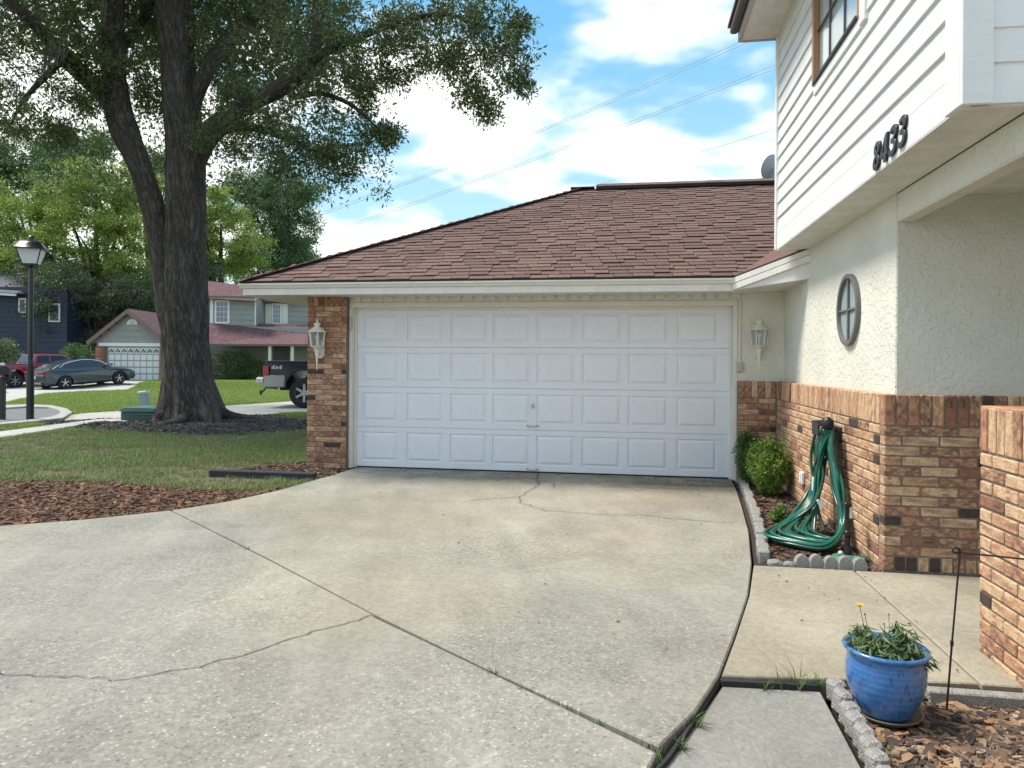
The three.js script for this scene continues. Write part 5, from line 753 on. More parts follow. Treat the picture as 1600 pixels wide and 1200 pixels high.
  part('corner_board', [b2(X(328.5, za), X(333, za), fl - 0.4, ea, za, za + 0.07), b2(X(398, za), X(399.5, za), fl, ea, za, za + 0.06)], white, h);
  function win(a, b, c, d, z, sh) { const w = part('window', b2(X(a, z), X(b, z), Y(d, z, a), Y(c, z, a), z, z + 0.075), white, h), x0 = X(a, z) + 0.1, x1 = X(b, z) - 0.1, y0 = Y(d, z, a) + 0.1, y1 = Y(c, z, a) - 0.1, sky = plain(0.16, 0.2, 0.26, 0.05);
    for (let i = 0; i < 3; i++) for (let j = 0; j < 4; j++) part('pane', b2(mix(x0, x1, i / 3) + 0.012, mix(x0, x1, (i + 1) / 3) - 0.012, mix(y0, y1, j / 4) + 0.012, mix(y0, y1, (j + 1) / 4) - 0.012, z + 0.07, z + 0.082, 0.002), sky, w);
    if (sh) for (const [p, q] of sh) part('shutter', b2(X(p, z), X(q, z), Y(d - 1, z, a), Y(c + 1, z, a), z, z + 0.07), plain(0.72, 0.70, 0.6, 0.5), h); }
  win(335.5, 358.5, 469, 505.5, za); win(424.5, 440.5, 474, 507, zb, [[414.5, 424], [441, 449.5]]);
  const r1 = [X(316, -7), Y(437, -7, 322), -7.5], r2 = [X(520, -10), Y(452, -10, 480), -9.5];
  part('upper_roof', faces([[[X(318, za), Y(466, za + 0.6, 330), za + 0.5], [X(402, za), Y(470, za + 0.6, 399), za + 0.5], [X(402, za), Y(452, -8, 399), -8.5], r1], [[X(400, zb), Y(470, zb, 399), zb + 0.5], [X(570, zb), Y(470, zb, 480), zb + 0.5], r2, [X(400, zb), Y(452, -8, 399), -8.5]]]), maroon, h);
  part('upper_fascia', [b2(X(318, za), X(402, za), ea - 0.04, ea + 0.12, za + 0.42, za + 0.5), b2(X(402.5, zb), X(565, zb), ea - 0.1, ea + 0.06, zb + 0.42, zb + 0.5)], rake, h);
  part('porch_roof', faces([[[X(322, -2), Y(537, -2.4, 330), -2.4], [X(565, -2), Y(537.5, -2.4, 480), -2.4], [X(565, zb), Y(508, zb, 480), zb], [X(322, za), Y(504, za, 330), za + 0.05]]]), maroon, h);
  part('porch_fascia', b2(X(322, -2), X(565, -2), Y(540.5, -2.4, 400), Y(537, -2.4, 400), -2.48, -2.42), rake, h);
  part('lower_wall', b2(X(322, za), X(560, za), 0, fl - 0.1, -11, za + 0.02), grey, h);
  for (const x of [421.5, 456.5]) part('porch_post', b2(X(x - 2.2, -2.6), X(x + 2.2, -2.6), 0, Y(540.5, -2.6, x), -2.72, -2.56), plain(0.68, 0.66, 0.56, 0.6), h);
  part('porch_door', b2(X(428, za), X(452, za), 0.1, 2.3, za, za + 0.06), plain(0.05, 0.05, 0.055, 0.4), h);
  const sh = (name, label, px, py, z, w, hh, cols, seed, n, leaf) => { const l = loc(px, py, z), p = base.clone().addScaledVector(RIGHT, l[0]).addScaledVector(AHEAD, -z); const t = thing(name, label, 'shrub', [p.x, 0.2, p.z]), r = rng(seed), L = []; for (let i = 0; i < n; i++) { const a = r() * 6.28, y = hh * r(), e = Math.sqrt(Math.max(0, 1 - Math.pow(y / hh * 1.6 - 0.75, 2))) * (0.65 + 0.5 * vn(a * 2 + seed, y * 2)); L.push({ p: new THREE.Vector3(Math.cos(a) * w * e * Math.sqrt(r()), y, Math.sin(a) * w * 0.5 * e), q: anyTurn(r), s: 0.8 + 0.5 * r(), k: r() }); } scatter('foliage', clumpGeo(10, leaf, leaf * 0.5, leaf * 1.6, seed, 0.3), M.leaf(), L, t, (c, q) => { const m = mix3(cols[0], cols[1], q.k); c.setRGB(...m); }); part('stem', [rod([0, 0, 0], [0.1, hh * 0.5, 0], 0.04), rod([0, 0, 0], [-w * 0.4, hh * 0.5, 0], 0.03), rod([0, 0, 0], [w * 0.4, hh * 0.5, 0], 0.03)], plain(0.08, 0.06, 0.045, 0.9), t); };
  sh('foundation_shrub', 'sprawling dark shrub against the far house right of the oak', 362, 590, -3.2, 1.6, 1.65, DG, 201, 500, 0.12);
  sh('foundation_shrub', 'shrub under the porch eave behind the pickup tailgate', 400, 590, -3.6, 1.1, 1.1, MG, 202, 300, 0.12);
  sh('bush', 'leafy rounded bush left of the far garage', 122, 592, -2, 1.2, 2.0, MG, 203, 500, 0.12);
  sh('bush', 'low dark bush behind the parked sedan', 145, 592, -1.0, 0.9, 1.5, DG, 204, 350, 0.12);
  sh('bush', 'white flowering bush at the left edge before the blue house', 2, 590, 2.0, 1.1, 2.1, [[0.08, 0.14, 0.04], [0.25, 0.30, 0.16]], 205, 600, 0.12);
  const tb = loc(160, 580, 1.0), tp = base.clone().addScaledVector(RIGHT, tb[0]).addScaledVector(AHEAD, -1.0), bin = thing('trash_bin', 'dark lidded trash bin by the far garage pier', 'bin', [tp.x, 0.22, tp.z], YAW);
  part('body', prism([[-0.28, 0], [0.28, 0], [0.36, 0.92], [-0.36, 0.92]], -0.3, 0.3, 'z', 0.02), plain(0.03, 0.035, 0.04, 0.6), bin); part('lid', bx(0.80, 0.07, 0.72, 0, 0.96, 0, 0.03), plain(0.03, 0.035, 0.04, 0.6), bin);
}
{
  const D = 44.5, { base, loc } = survey(50, 598, D, 0.2), h = thing('blue_house', 'dark blue sided house half hidden by trees at the left edge', 'house', [base.x, base.y, base.z], YAW), turn = 0.0; void turn;
  const X = (px, z = 0) => loc(px, 560, z)[0], Y = (py, z = 0) => loc(50, py, z)[1], blue = mat({ color: lin(0.017, 0.028, 0.062), roughness: 0.6, map: grime(61, 0.15, 1.5) }), white = plain(0.6, 0.63, 0.64, 0.5);
  const w = part('wall', b2(X(-80), X(104), 0, Y(452), -9, -0.05), blue, h);
  for (let y = 0.1, k = 0; y < Y(456); y += 0.31, k++) part('siding_board', prism([[-0.06, y], [0.0, y], [-0.03, y + 0.316], [-0.06, y + 0.316]], X(-80), X(104), 'x'), blue, w);
  for (const [a, b, c, d] of [[29, 41, 466, 489], [76, 94, 474, 503]]) { const f = part('window', b2(X(a), X(b), Y(d), Y(c), 0, 0.06), white, h); part('pane', b2(X(a) + 0.09, X(b) - 0.09, Y(d) + 0.09, Y(c) - 0.09, 0.05, 0.07, 0.003), M.darkGlass, f); }
  part('roof', faces([[[X(-100), Y(452), 0.6], [X(34), Y(460), 0.6], [X(30), Y(410), -5], [X(-100), Y(405), -5]], [[X(34), Y(460), 0.6], [X(112), Y(452), -5], [X(112), Y(450), -9], [X(30), Y(410), -5]]]), plain(0.10, 0.095, 0.11, 0.9), h);
  part('fascia', prism([[X(-100), Y(452) - 0.03], [X(34), Y(460) - 0.03], [X(34), Y(464)], [X(-100), Y(457)]], 0.5, 0.58, 'z'), white, h);
}
// vehicles: x forward, y up, z to the right-hand side
function panelled(outline, width, bevel, taper) { // side outline pulled to full width, narrowed upward by taper(y)
  const s = outline instanceof THREE.Shape ? outline : new THREE.Shape(outline.map(p => new THREE.Vector2(...p)));
  const g = new THREE.ExtrudeGeometry(s, { depth: width - 2 * bevel, bevelEnabled: bevel > 0, bevelThickness: bevel, bevelSize: bevel, bevelOffset: -bevel, bevelSegments: 3, curveSegments: 16 }).translate(0, 0, -width / 2 + bevel), p = g.attributes.position;
  if (taper) { for (let i = 0; i < p.count; i++) p.setZ(i, p.getZ(i) * taper(p.getY(i), p.getX(i))); g.computeVertexNormals(); }
  return g;
}
function wheel(parent, x, y, z, R, side, rimCol, spokes = 5) {
  const t = part('wheel', lathe([[R * 0.62, -0.11], [R * 0.9, -0.115], [R * 0.985, -0.09], [R, -0.05], [R, 0.05], [R * 0.985, 0.09], [R * 0.9, 0.115], [R * 0.62, 0.11]], 32).rotateX(Math.PI / 2), M.rubber, parent);
  t.position.set(x, y, z); const rim = plain(...rimCol, 0.3, 0.8), g = [lathe([[R * 0.64, 0.10], [R * 0.66, 0.07], [R * 0.6, 0.04], [R * 0.58, -0.08]], 28).rotateX(Math.PI / 2), new THREE.CylinderGeometry(R * 0.16, R * 0.18, 0.05, 16).rotateX(Math.PI / 2).translate(0, 0, 0.06)];
  for (let k = 0; k < spokes; k++) g.push(bx(R * 0.16, R * 0.56, 0.035, 0, R * 0.36, 0.065, 0.01).rotateZ(k * 2 * Math.PI / spokes));
  const m = part('rim', g, rim, t); if (side < 0) m.rotation.y = Math.PI; part('brake_disc', new THREE.CylinderGeometry(R * 0.57, R * 0.57, 0.02, 24).rotateX(Math.PI / 2), plain(0.03, 0.03, 0.032, 0.5, 0.4), t);
}
const paint = (r, g, b) => new THREE.MeshPhysicalMaterial({ color: lin(r, g, b), roughness: 0.35, metalness: 0.25, clearcoat: 1, clearcoatRoughness: 0.06 });
function arches(pts, ws, R) { // outline running along the sill from front to rear gets half-round wheel arches
  const s = new THREE.Shape(); pts.forEach((p, i) => i ? s.lineTo(...p) : s.moveTo(...p)); for (const [x, y] of ws) { s.lineTo(x + R, y); s.absarc(x, y, R, 0, Math.PI, false); } s.lineTo(...pts[0]); return s;
}
{
  const rear = ground(102, 608.5), sc = 0.94, a = YAW + 1.08, t = thing('parked_sedan', 'dark slate sedan parked on the far driveway', 'car', [0, 0, 0]), P = paint(0.020, 0.028, 0.045);
  const f = new THREE.Vector3(Math.cos(a), 0, -Math.sin(a)), rt = new THREE.Vector3(Math.sin(a), 0, Math.cos(a)), c = rear.clone().addScaledVector(f, 1.42 * sc).addScaledVector(rt, -0.84 * sc); const yr = rise(rear.x, rear.z), yf = rise(rear.x + f.x * 2.7, rear.z + f.z * 2.7) + 0.02;
  t.position.set(c.x, (yr + yf) / 2 + 0.004, c.z); t.rotation.set(0, a, Math.atan((yf - yr) / 2.7), 'YXZ'); t.scale.setScalar(sc);
  const tp = (y, x) => 1 - 0.05 * sstep(0.75, 1.05, y) - 0.06 * sstep(1.7, 2.4, Math.abs(x)) - 0.04 * (1 - sstep(0.2, 0.4, y));
  part('body', panelled(arches([[-2.3, 0.24], [-2.42, 0.45], [-2.44, 0.72], [-2.36, 0.98], [-2.1, 1.06], [-1.5, 1.02], [-0.5, 0.97], [0.6, 0.95], [1.1, 0.96], [1.7, 0.88], [2.2, 0.76], [2.38, 0.62], [2.4, 0.40], [2.3, 0.22]], [[1.42, 0.24], [-1.42, 0.24]], 0.42), 1.86, 0.09, tp), P, t);
  const ct = (y) => 1 - 0.30 * clamp((y - 0.9) / 0.55);
  part('cabin', panelled([[-2.05, 1.0], [-1.55, 1.24], [-1.0, 1.40], [-0.45, 1.465], [0.1, 1.45], [0.55, 1.33], [1.2, 0.95], [1.2, 0.9], [-2.05, 0.9]], 1.70, 0.06, ct), P, t);
  const glass = plain(0.03, 0.04, 0.055, 0.04);
  for (const o of [[[-1.42, 1.08], [-1.25, 1.24], [-0.95, 1.33], [-0.92, 1.06]], [[-0.87, 1.06], [-0.90, 1.345], [-0.4, 1.405], [-0.05, 1.40], [-0.02, 1.04]], [[0.05, 1.04], [0.02, 1.395], [0.2, 1.37], [0.5, 1.28], [0.92, 1.02]]]) part('side_window', panelled(o, 1.722, 0, ct), glass, t);
  part('rear_window', panelled([[-1.98, 1.05], [-1.55, 1.255], [-1.05, 1.405], [-1.05, 1.35], [-1.9, 1.02]], 1.45, 0, ct), glass, t);
  part('windshield', panelled([[0.52, 1.36], [1.16, 1.0], [1.1, 0.98], [0.5, 1.30]], 1.5, 0, ct), glass, t);
  part('roof_trim', panelled([[-1.62, 1.10], [-1.3, 1.285], [-0.95, 1.378], [-0.4, 1.445], [0.1, 1.432], [0.55, 1.315], [1.12, 1.0], [1.06, 1.0], [0.52, 1.29], [0.1, 1.405], [-0.4, 1.418], [-0.95, 1.35], [-1.3, 1.262], [-1.58, 1.1]], 1.728, 0, ct), M.chrome, t);
  for (const s of [-1, 1]) { part('tail_light', [bx(0.16, 0.13, 0.5, -2.37, 0.88, s * 0.58, 0.03), bx(0.3, 0.09, 0.03, -2.24, 0.9, s * 0.855, 0.01)], plain(0.28, 0.012, 0.015, 0.2), t); part('headlight', bx(0.22, 0.1, 0.4, 2.24, 0.68, s * 0.62, 0.03), plain(0.6, 0.62, 0.65, 0.1), t); part('mirror', bx(0.16, 0.12, 0.2, 0.72, 1.06, s * 0.96, 0.03), P, t); part('door_handle', bx(0.18, 0.025, 0.03, -0.65, 0.86, s * 0.915, 0.01), P, t); part('door_handle', bx(0.18, 0.025, 0.03, 0.25, 0.85, s * 0.915, 0.01), P, t); part('sill_trim', bx(2.0, 0.03, 0.02, 0, 0.33, s * 0.905, 0.008), M.chrome, t); for (const x of [-1.42, 1.42]) wheel(t, x, 0.335, s * 0.81, 0.335, s, [0.45, 0.46, 0.47]); }
  part('rear_bumper', [bx(0.2, 0.2, 1.5, -2.36, 0.36, 0, 0.05)], M.black, t); part('bumper_trim', bx(0.03, 0.05, 1.3, -2.47, 0.36, 0, 0.01), M.chrome, t); part('licence_plate', bx(0.02, 0.14, 0.32, -2.43, 0.66, 0, 0.005), plain(0.7, 0.7, 0.7, 0.5), t); part('underbody', bx(4.2, 0.12, 1.5, 0, 0.24, 0, 0.03), M.rubber, t);
}
function pickup(label, o) {
  const t = thing('pickup_truck', label, 'pickup', o.pos, o.turn), P = o.dull ? plain(...o.paint, 0.3) : paint(...o.paint), R = o.R, wy = R, ar = R + 0.09, L0 = -2.95;
  t.scale.setScalar(o.scale || 1);
  const tp = (y, x) => 1 - 0.03 * sstep(1.0, 1.4, y) - 0.05 * sstep(2.2, 2.9, Math.abs(x));
  const pts = [[L0, o.low], [L0 - 0.02, o.top - 0.08], [L0 + 0.05, o.top], [-0.95, o.top], [-0.93, o.top - 0.06], [1.55, o.top - 0.10], [2.5, o.top - 0.16], [2.9, o.top - 0.3], [2.92, o.low + 0.05]];
  const two = o.lower;
  part('body', panelled(arches(pts, [[1.95, o.low], [-1.75, o.low]], ar), 1.96, 0.05, tp), P, t);
  if (two) for (const [a, b] of [[L0 - 0.01, -1.75 - ar - 0.02], [-1.75 + ar + 0.02, 1.95 - ar - 0.02]]) part('lower_panel', bx(b - a, 0.36, 1.985, (a + b) / 2, o.low + 0.19, 0, 0.03), plain(...two, 0.35, 0.4), t);
  const ct = (y) => 1 - 0.20 * clamp((y - o.top) / 0.55), T = o.top;
  part('cab', panelled([[-0.95, T - 0.2], [-0.92, T + 0.05], [-0.72, T + 0.50], [-0.5, T + 0.545], [0.55, T + 0.54], [0.85, T + 0.47], [1.55, T - 0.08], [1.55, T - 0.2]], 1.84, 0.05, ct), P, t);
  const gl = M.darkGlass;
  part('rear_window', panelled([[-0.965, T + 0.08], [-0.775, T + 0.47], [-0.70, T + 0.47], [-0.88, T + 0.08]], 1.5, 0, ct), gl, t);
  for (const w of [[[-0.75, T + 0.06], [-0.62, T + 0.42], [-0.08, T + 0.45], [-0.05, T + 0.06]], [[0.02, T + 0.06], [0.0, T + 0.45], [0.55, T + 0.45], [0.85, T + 0.36], [1.18, T + 0.06]]]) part('side_window', panelled(w, 1.862, 0, ct), gl, t);
  part('windshield', panelled([[0.86, T + 0.48], [1.56, T - 0.04], [1.48, T - 0.04], [0.82, T + 0.43]], 1.6, 0, ct), gl, t);
  for (const s of [-1, 1]) { part('tail_light', [bx(0.07, 0.46, 0.15, L0 + 0.01, T - 0.36, s * 0.905, 0.02), bx(0.14, 0.44, 0.02, L0 + 0.07, T - 0.36, s * 0.975, 0.008)], plain(0.42, 0.03, 0.035, 0.2), t); part('headlight', bx(0.12, 0.24, 0.3, 2.85, T - 0.5, s * 0.75, 0.02), plain(0.6, 0.6, 0.62, 0.1), t); part('mirror', bx(0.16, 0.24, 0.22, 1.1, T + 0.12, s * 1.08, 0.03), M.black, t); for (const x of [-1.75, 1.95]) { wheel(t, x, wy, s * 0.86, R, s, o.rim, 6); part('wheel_arch', new THREE.TorusGeometry(ar + 0.01, 0.035, 8, 20, Math.PI).translate(x, o.low, s * 0.965), o.flare ? P : M.black, t); } }
  part('rear_bumper', [bx(0.26, 0.2, 1.9, L0 - 0.13, o.low + 0.2, 0, 0.04)], o.chrome ? plain(0.45, 0.46, 0.48, 0.3, 0.6) : P, t); part('bumper_step', bx(0.2, 0.03, 1.5, L0 - 0.15, o.low + 0.31, 0, 0.01), M.black, t);
  part('hitch', [rod([L0 + 0.1, o.low - 0.05, 0], [L0 - 0.26, o.low - 0.02, 0], 0.045, 8), rod([L0 - 0.24, o.low - 0.02, 0], [L0 - 0.42, o.low - 0.22, 0], 0.03, 8), bx(0.06, 0.16, 0.08, L0 - 0.43, o.low - 0.2, 0, 0.02)], M.black, t);
  part('underbody', [bx(5.2, 0.16, 1.2, 0, o.low - 0.02, 0, 0.03), bx(0.7, 0.16, 0.5, -0.7, o.low - 0.14, 0.4, 0.04), rod([-1.75, wy, -0.8], [-1.75, wy, 0.8], 0.07, 8)], M.rubber, t);
  part('bed_rail', [bx(1.95, 0.03, 0.09, -1.95, T + 0.01, 0.9, 0.01), bx(1.95, 0.03, 0.09, -1.95, T + 0.01, -0.9, 0.01)], plain(0.09, 0.09, 0.1, 0.5), t);
  return t;
}
{ // dark pickup on the drive behind the oak, nose to the right
  const w = ground(476, 637.5), R = 0.455, f = RIGHT, c = w.clone().addScaledVector(f, 1.75).addScaledVector(AHEAD, 0.86);
  const t = pickup('black and silver pickup half hidden behind the brick pier', { pos: [c.x, 0.002, c.z], turn: YAW, dull: true, paint: [0.006, 0.007, 0.014], lower: [0.34, 0.34, 0.33], R, low: 0.62, top: 1.40, rim: [0.55, 0.55, 0.56], chrome: true });
  const g = new TextGeometry('4x4', { font: M.font, size: 0.115, depth: 0.006, curveSegments: 4 }), p = g.attributes.position; for (let i = 0; i < p.count; i++) p.setX(i, p.getX(i) * 1.25 + p.getY(i) * 0.3);
  part('side_decal', g.translate(-2.75, 1.17, 0.958), plain(0.6, 0.62, 0.66, 0.4), t);
}
{ // red pickup beside the sedan
  const w = ground(24, 607), a = YAW + 1.02, f = new THREE.Vector3(Math.cos(a), 0, -Math.sin(a)), rt = new THREE.Vector3(Math.sin(a), 0, Math.cos(a)), c = w.clone().addScaledVector(f, 1.75 * 0.9).addScaledVector(rt, -0.86 * 0.9);
  pickup('red crew cab pickup parked beyond the slate sedan', { pos: [c.x, 0.01, c.z], turn: a, paint: [0.30, 0.012, 0.03], R: 0.40, low: 0.52, top: 1.27, rim: [0.5, 0.5, 0.52], scale: 0.92, flare: true });
}
// ------------------------------------------------------------ grass, bark, weeds, litter
const bladeGeo = (h, w, lean) => { const g = new THREE.BufferGeometry(); g.setAttribute('position', new THREE.Float32BufferAttribute([-w / 2, 0, 0, w / 2, 0, 0, w * 0.3, h * 0.6, lean * 0.35, -w / 2, 0, 0, w * 0.3, h * 0.6, lean * 0.35, -w * 0.3, h * 0.6, lean * 0.35, -w * 0.3, h * 0.6, lean * 0.35, w * 0.3, h * 0.6, lean * 0.35, 0, h, lean], 3)); g.computeVertexNormals(); return g; };
function tuftGeo(n, h, w, rad, seed) { const r = rng(seed), o = []; for (let i = 0; i < n; i++) { const k = 0.6 + 0.7 * r(); o.push(bladeGeo(h * k, w, h * (0.3 + 0.7 * r())).rotateY(r() * 6.28).translate((r() - 0.5) * 2 * rad, 0, (r() - 0.5) * 2 * rad)); } return mergeGeometries(o); }
const hardPolys = [[...driveEdgeL.map(p => [p[0] - 0.02, p[1]]), [-4.6, 9], [9, 9], [9, -7], [0, -7]], [[-0.62, 0.22], [-0.62, -7], [6, -7], [6, 0.22]]];
const sw = [...G([[-60, 697], [0, 683], [80, 671], [153, 658], [200, 657.5]]), ...G([[200, 653], [150, 654.5], [75, 664], [0, 673.5], [-60, 684]])], nd = G([[100, 656.5], [150, 653.8], [200, 652.6], [300, 651], [420, 647], [620, 641], [620, 621], [480, 625], [400, 630.5], [330, 635], [250, 636.5], [200, 641], [128, 645.5], [112, 648]]), st = G([[-150, 646], [0, 635.5], [45, 633.6], [80, 635.2], [105, 640.5], [113, 646.5], [98, 655.5], [50, 661.5], [0, 666], [-150, 679]]), sd = [...sedanDrive.L, ...sedanDrive.R.slice().reverse()];
hardPolys.push(sw, nd, st, sd);
const hard = (x, z) => hardPolys.some(P => inPoly(x, z, P));
{
  const r = rng(301), A = [], B = [];
  for (let i = 0; i < 90000; i++) { // plot before the oak: sparser grass, its shade also put into the blade colour
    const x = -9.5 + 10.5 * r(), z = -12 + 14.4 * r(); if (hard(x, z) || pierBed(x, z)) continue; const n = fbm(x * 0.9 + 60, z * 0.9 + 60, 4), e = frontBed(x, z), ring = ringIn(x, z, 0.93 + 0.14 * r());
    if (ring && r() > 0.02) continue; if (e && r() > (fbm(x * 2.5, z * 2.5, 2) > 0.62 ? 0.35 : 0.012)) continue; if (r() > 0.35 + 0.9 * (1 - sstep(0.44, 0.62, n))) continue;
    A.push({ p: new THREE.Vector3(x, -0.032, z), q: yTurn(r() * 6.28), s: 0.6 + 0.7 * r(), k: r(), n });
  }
  const m = scatter('lawn_grass', tuftGeo(9, 0.045, 0.0055, 0.05, 302), M.leaf({ roughness: 0.7 }), A, null, (c, q) => { let m3 = mix3([0.11, 0.19, 0.035], [0.26, 0.335, 0.075], q.k); if (q.k > 0.9) m3 = [0.33, 0.28, 0.15]; m3 = mix3(m3, [0.20, 0.19, 0.085], 0.4 * sstep(0.42, 0.6, q.n)); c.setRGB(...m3); }); tag(m, 'thin lawn grass with oak shade in its olive colour between the mulch ring and the driveway', 'grass');
  for (let i = 0; i < 120000; i++) { // plots beyond: similar grass with sunlight put into its brighter colour
    const d = 15 + 27 * Math.pow(r(), 0.8), px = -60 + 600 * r(), u = (px - 800) / FPX, p = CAM.clone().addScaledVector(RIGHT, u * d).addScaledVector(AHEAD, d); if (hard(p.x, p.z) || ringIn(p.x, p.z, 1.02)) continue; if (p.x > -9.4 && p.z > -11.5 && p.x > -8.2 && d < 18.3) continue;
    B.push({ p: new THREE.Vector3(p.x, rise(p.x, p.z) - 0.032, p.z), q: yTurn(r() * 6.28), s: 0.7 + 0.6 * r(), k: r() });
  }
  const m2 = scatter('lawn_grass', tuftGeo(9, 0.075, 0.013, 0.11, 303), M.leaf({ roughness: 0.7, transmission: 0.4 }), B, null, (c, q) => { const m3 = mix3([0.18, 0.27, 0.02], [0.31, 0.41, 0.04], q.k); c.setRGB(...m3); }); tag(m2, 'mown grass with sunlight in its bright green colour across the sidewalk', 'grass');
}
function chips(name, label, n, place, cols, size, seed, y = 0) {
  const r = rng(seed), L = []; let guard = 0;
  while (L.length < n && guard++ < n * 30) { const p = place(r); if (!p) continue; const l = size * (0.5 + 0.9 * r()); L.push({ p: new THREE.Vector3(p[0], (p[2] || y) + 0.022 * r(), p[1]), q: yTurn(r() * 6.28, gauss(r) * 0.32, gauss(r) * 0.32), s: new THREE.Vector3(l, l * 0.6, l * (0.22 + 0.3 * r())), k: r(), j: r() }); }
  const g = new THREE.BoxGeometry(1, 0.16, 1, 3, 1, 2), P = g.attributes.position; for (let i = 0; i < P.count; i++) { const x = P.getX(i), z = P.getZ(i); P.setXYZ(i, x + 0.16 * (vn(x * 3 + 9, z * 5 + 2) - 0.5), P.getY(i) + 0.12 * (vn(x * 2 + 4, z * 2 + 7) - 0.5), z * (1 - 0.45 * x * x * 2) + 0.18 * (vn(x * 4 + 1, z * 2) - 0.5)); } g.computeVertexNormals();
  const m = scatter(name, g, M.chip, L, null, (c, q) => { const i = Math.floor(q.k * cols.length), k = 0.75 + 0.5 * q.j; c.setRGB(cols[i][0] * k, cols[i][1] * k, cols[i][2] * k); }); tag(m, label, 'bark mulch'); return m;
}
const redBark = [[0.15, 0.07, 0.036], [0.22, 0.105, 0.055], [0.09, 0.045, 0.028], [0.30, 0.155, 0.085], [0.17, 0.085, 0.048], [0.05, 0.03, 0.022]], brownBark = [[0.12, 0.065, 0.042], [0.19, 0.105, 0.065], [0.075, 0.045, 0.034], [0.24, 0.14, 0.085], [0.05, 0.033, 0.028]], paleBark = [[0.36, 0.20, 0.10], [0.16, 0.10, 0.068], [0.42, 0.27, 0.16], [0.085, 0.06, 0.048], [0.42, 0.29, 0.19], [0.055, 0.042, 0.038], [0.24, 0.17, 0.13], [0.12, 0.095, 0.085]];
chips('bark_mulch', 'red brown bark mulch along the left driveway edge', 21000, r => { const x = -5.2 + 5.3 * r(), z = 1.5 + 3.3 * r(); return frontBed(x, z + gauss(r) * 0.12) && !hard(x + 0.03, z) ? [x, z] : null; }, redBark, 0.066, 401, -0.03);
chips('bark_mulch', 'brown bark mulch behind the timber at the brick pier', 1500, r => { const x = -1.45 + 1.42 * r(), z = -1.4 + 2.3 * r(); return pierBed(x, z) && !hard(x, z) ? [x, z] : null; }, brownBark, 0.085, 402, -0.02);
const sideBed = [[4.905, 0.2], [5.39, 0.2], [5.39, 3.89], [4.53, 3.88], [4.665, 2.84], [4.775, 1.7], [4.85, 0.9]];
setting('planting_bed', slabGeo(sideBed, -0.035, 0.08, 0.004), plain(0.045, 0.03, 0.022, 1), 'dark soil of the planting bed along the brick side wall');
chips('bark_mulch', 'brown bark mulch under the hose along the side wall', 2600, r => { const x = 4.65 + 0.75 * r(), z = 0.2 + 3.65 * r(); return inPoly(x - 0.1, z, sideBed) && z < 3.84 ? [x, z] : null; }, brownBark, 0.07, 403, -0.032);
const potBed = [[4.545, 5.80], [4.56, 5.715], [5.40, 5.70], [5.40, 9], [4.40, 9]];
setting('planting_bed', slabGeo(potBed, -0.075, 0.08, 0.004), plain(0.045, 0.03, 0.022, 1), 'dark soil of the planting bed under the blue pot');
chips('bark_mulch', 'coarse pale bark nuggets around the blue pot', 6500, r => { const x = 4.42 + 0.98 * r(), z = 5.71 + 1.7 * r(); return inPoly(x, z, potBed) && x > 4.60 - 0.03 * (z - 5.8) && Math.hypot(x - 4.715, z - 5.965) > 0.13 ? [x, z] : null; }, paleBark, 0.062, 404, -0.07);
chips('leaf_litter', 'dark leaf litter and wood bits on the ring under the oak', 9000, r => { const x = -10 + 7 * r(), z = -10 + 7.5 * r(); return ringIn(x, z, 0.97 + 0.06 * gauss(r)) && !hard(x, z) ? [x, z] : null; }, [[0.06, 0.05, 0.045], [0.09, 0.075, 0.065], [0.13, 0.11, 0.095], [0.04, 0.035, 0.032]], 0.11, 405, -0.03);
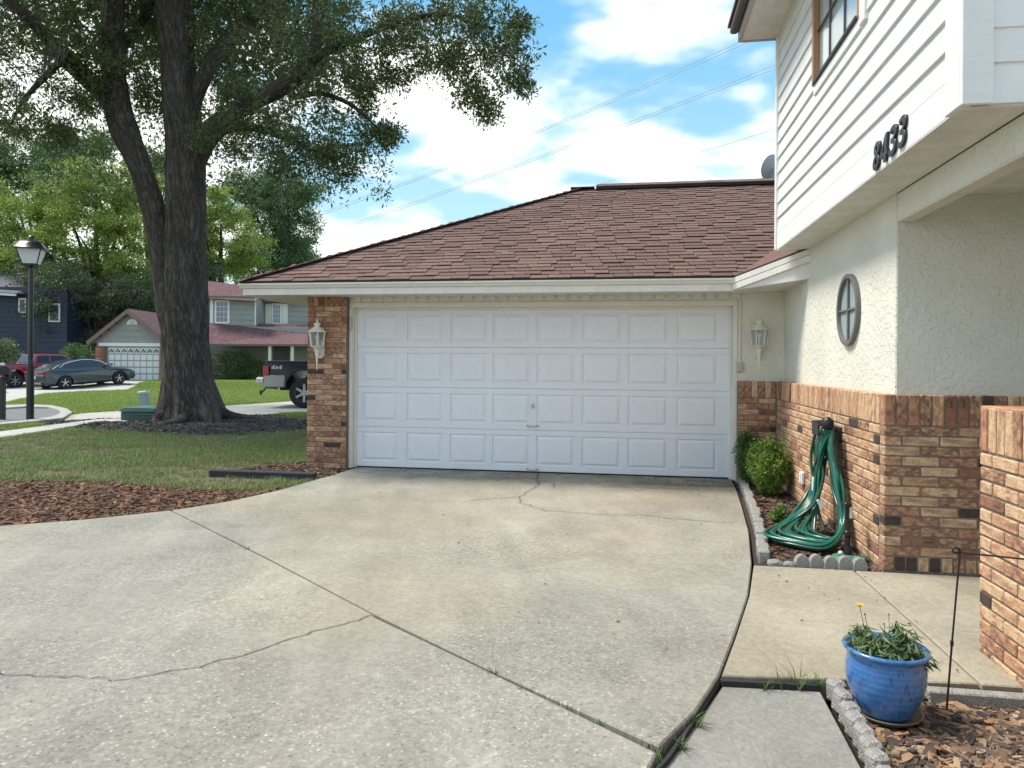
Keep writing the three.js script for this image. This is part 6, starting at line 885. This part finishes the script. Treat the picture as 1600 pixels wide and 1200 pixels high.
// bits on the concrete and weeds in the joints
{
  const r = rng(411), L = [];
  for (let i = 0; i < 190; i++) { const f = r(); let x, z; if (f < 0.7) { x = 0.4 + 4.4 * r(); z = 0.1 + 1.3 * r() * r(); } else if (f < 0.85) { x = 0.3 + 4.2 * r(); z = 0.5 + 5 * r(); } else { x = 4.5 + 0.8 * r(); z = 4.0 + 1.6 * r(); } if (!hard(x, z) && x < 4.4) continue; if (x > 4.3 && x < 4.6 && z > 4.2) continue; L.push({ p: new THREE.Vector3(x, 0.004, z), q: yTurn(r() * 6.28, -1.45 + 0.2 * r()), s: 0.25 + 0.4 * r() * r(), k: r() }); }
  tag(scatter('leaf_litter', leafGeo(0.06, 0.026, 0.5), plain(0.9, 0.9, 0.9, 0.9), L, null, (c, q) => c.setRGB(...mix3([0.05, 0.035, 0.025], [0.17, 0.11, 0.06], q.k))), 'dry fallen leaves scattered on the driveway concrete', 'leaves'); scene.children[scene.children.length - 1].material.side = THREE.DoubleSide;
  const weed = (x, z, n, h, label, seed, y = -0.02) => { const t = solo('weed', (() => { const q = rng(seed), o = []; for (let i = 0; i < n; i++) { const k = 0.5 + 0.8 * q(); o.push(bladeGeo(h * k, 0.005 + 0.004 * q(), h * k * (0.4 + 0.9 * q())).rotateY(q() * 6.28).translate((q() - 0.5) * 0.04, 0, (q() - 0.5) * 0.04)); } return o; })(), M.leaf({ color: lin(0.10, 0.19, 0.04), roughness: 0.7 }), label, 'weed'); t.position.set(x, y, z); };
  const gp = (px, py) => { const q = ground(px, py); return [q.x, q.z]; };
  weed(...gp(385, 858), 16, 0.04, 'small green weed far up the diagonal driveway joint', 1); weed(...gp(770, 1049), 14, 0.035, 'small weed midway along the diagonal joint', 2); weed(...gp(818, 1074), 14, 0.035, 'small weed just right of the midway weed in the joint', 3); weed(...gp(930, 1128), 12, 0.03, 'tiny weed on the diagonal joint near the lower slab', 4);
  weed(...gp(1088, 1116), 26, 0.06, 'weed tuft in the curved joint beside the lower slab', 5, -0.05); weed(...gp(1062, 1152), 26, 0.06, 'weed tuft at the bottom of the curved joint', 6, -0.05); weed(...gp(1030, 1170), 20, 0.045, 'weed where the diagonal and curved joints meet', 7, -0.05); weed(...gp(1012, 1165), 10, 0.03, 'tiny weed left of the joint crossing', 8);
  weed(4.40, 5.80, 12, 0.12, 'long bladed grass weed at the step left of the pot', 9, -0.05); weed(4.34, 5.81, 6, 0.16, 'arching grass blades on the step edge by the walkway', 10, -0.05); weed(4.50, 5.77, 30, 0.07, 'low leafy weed between the step and the blue pot', 11, -0.05); weed(4.27, 5.825, 24, 0.05, 'short grass weed in the middle of the step', 12, -0.05);
  weed(4.62, 6.30, 30, 0.03, 'tiny moss like weed in the bark below the pot', 13, -0.06);
  for (let i = 0; i < 14; i++) { const f = r(), k = Math.floor(f * 7) + 1, a = driveEdgeL[k], b = driveEdgeL[Math.min(k + 1, 9)], t = r(); weed(mix(a[0], b[0], t) - 0.05, mix(a[1], b[1], t) - 0.02, 26, 0.05, 'low grass tuft creeping over the left driveway edge', 20 + i, -0.03); scene.children[scene.children.length - 1].userData.group = 'grass tufts on the driveway edge'; }
  const yc = tag(solo('young_plant', [...Array(9).keys()].map(i => bladeGeo(0.22, 0.016, 0.09).rotateY(i * 0.75)), M.leaf({ color: lin(0.14, 0.24, 0.17) }), 'pale green spiky seedling beside the brick pier', 'plant'), 'pale green spiky seedling beside the brick pier', 'plant'); yc.position.set(-0.82, -0.03, -0.35);
}
renderer.render(scene, camera);
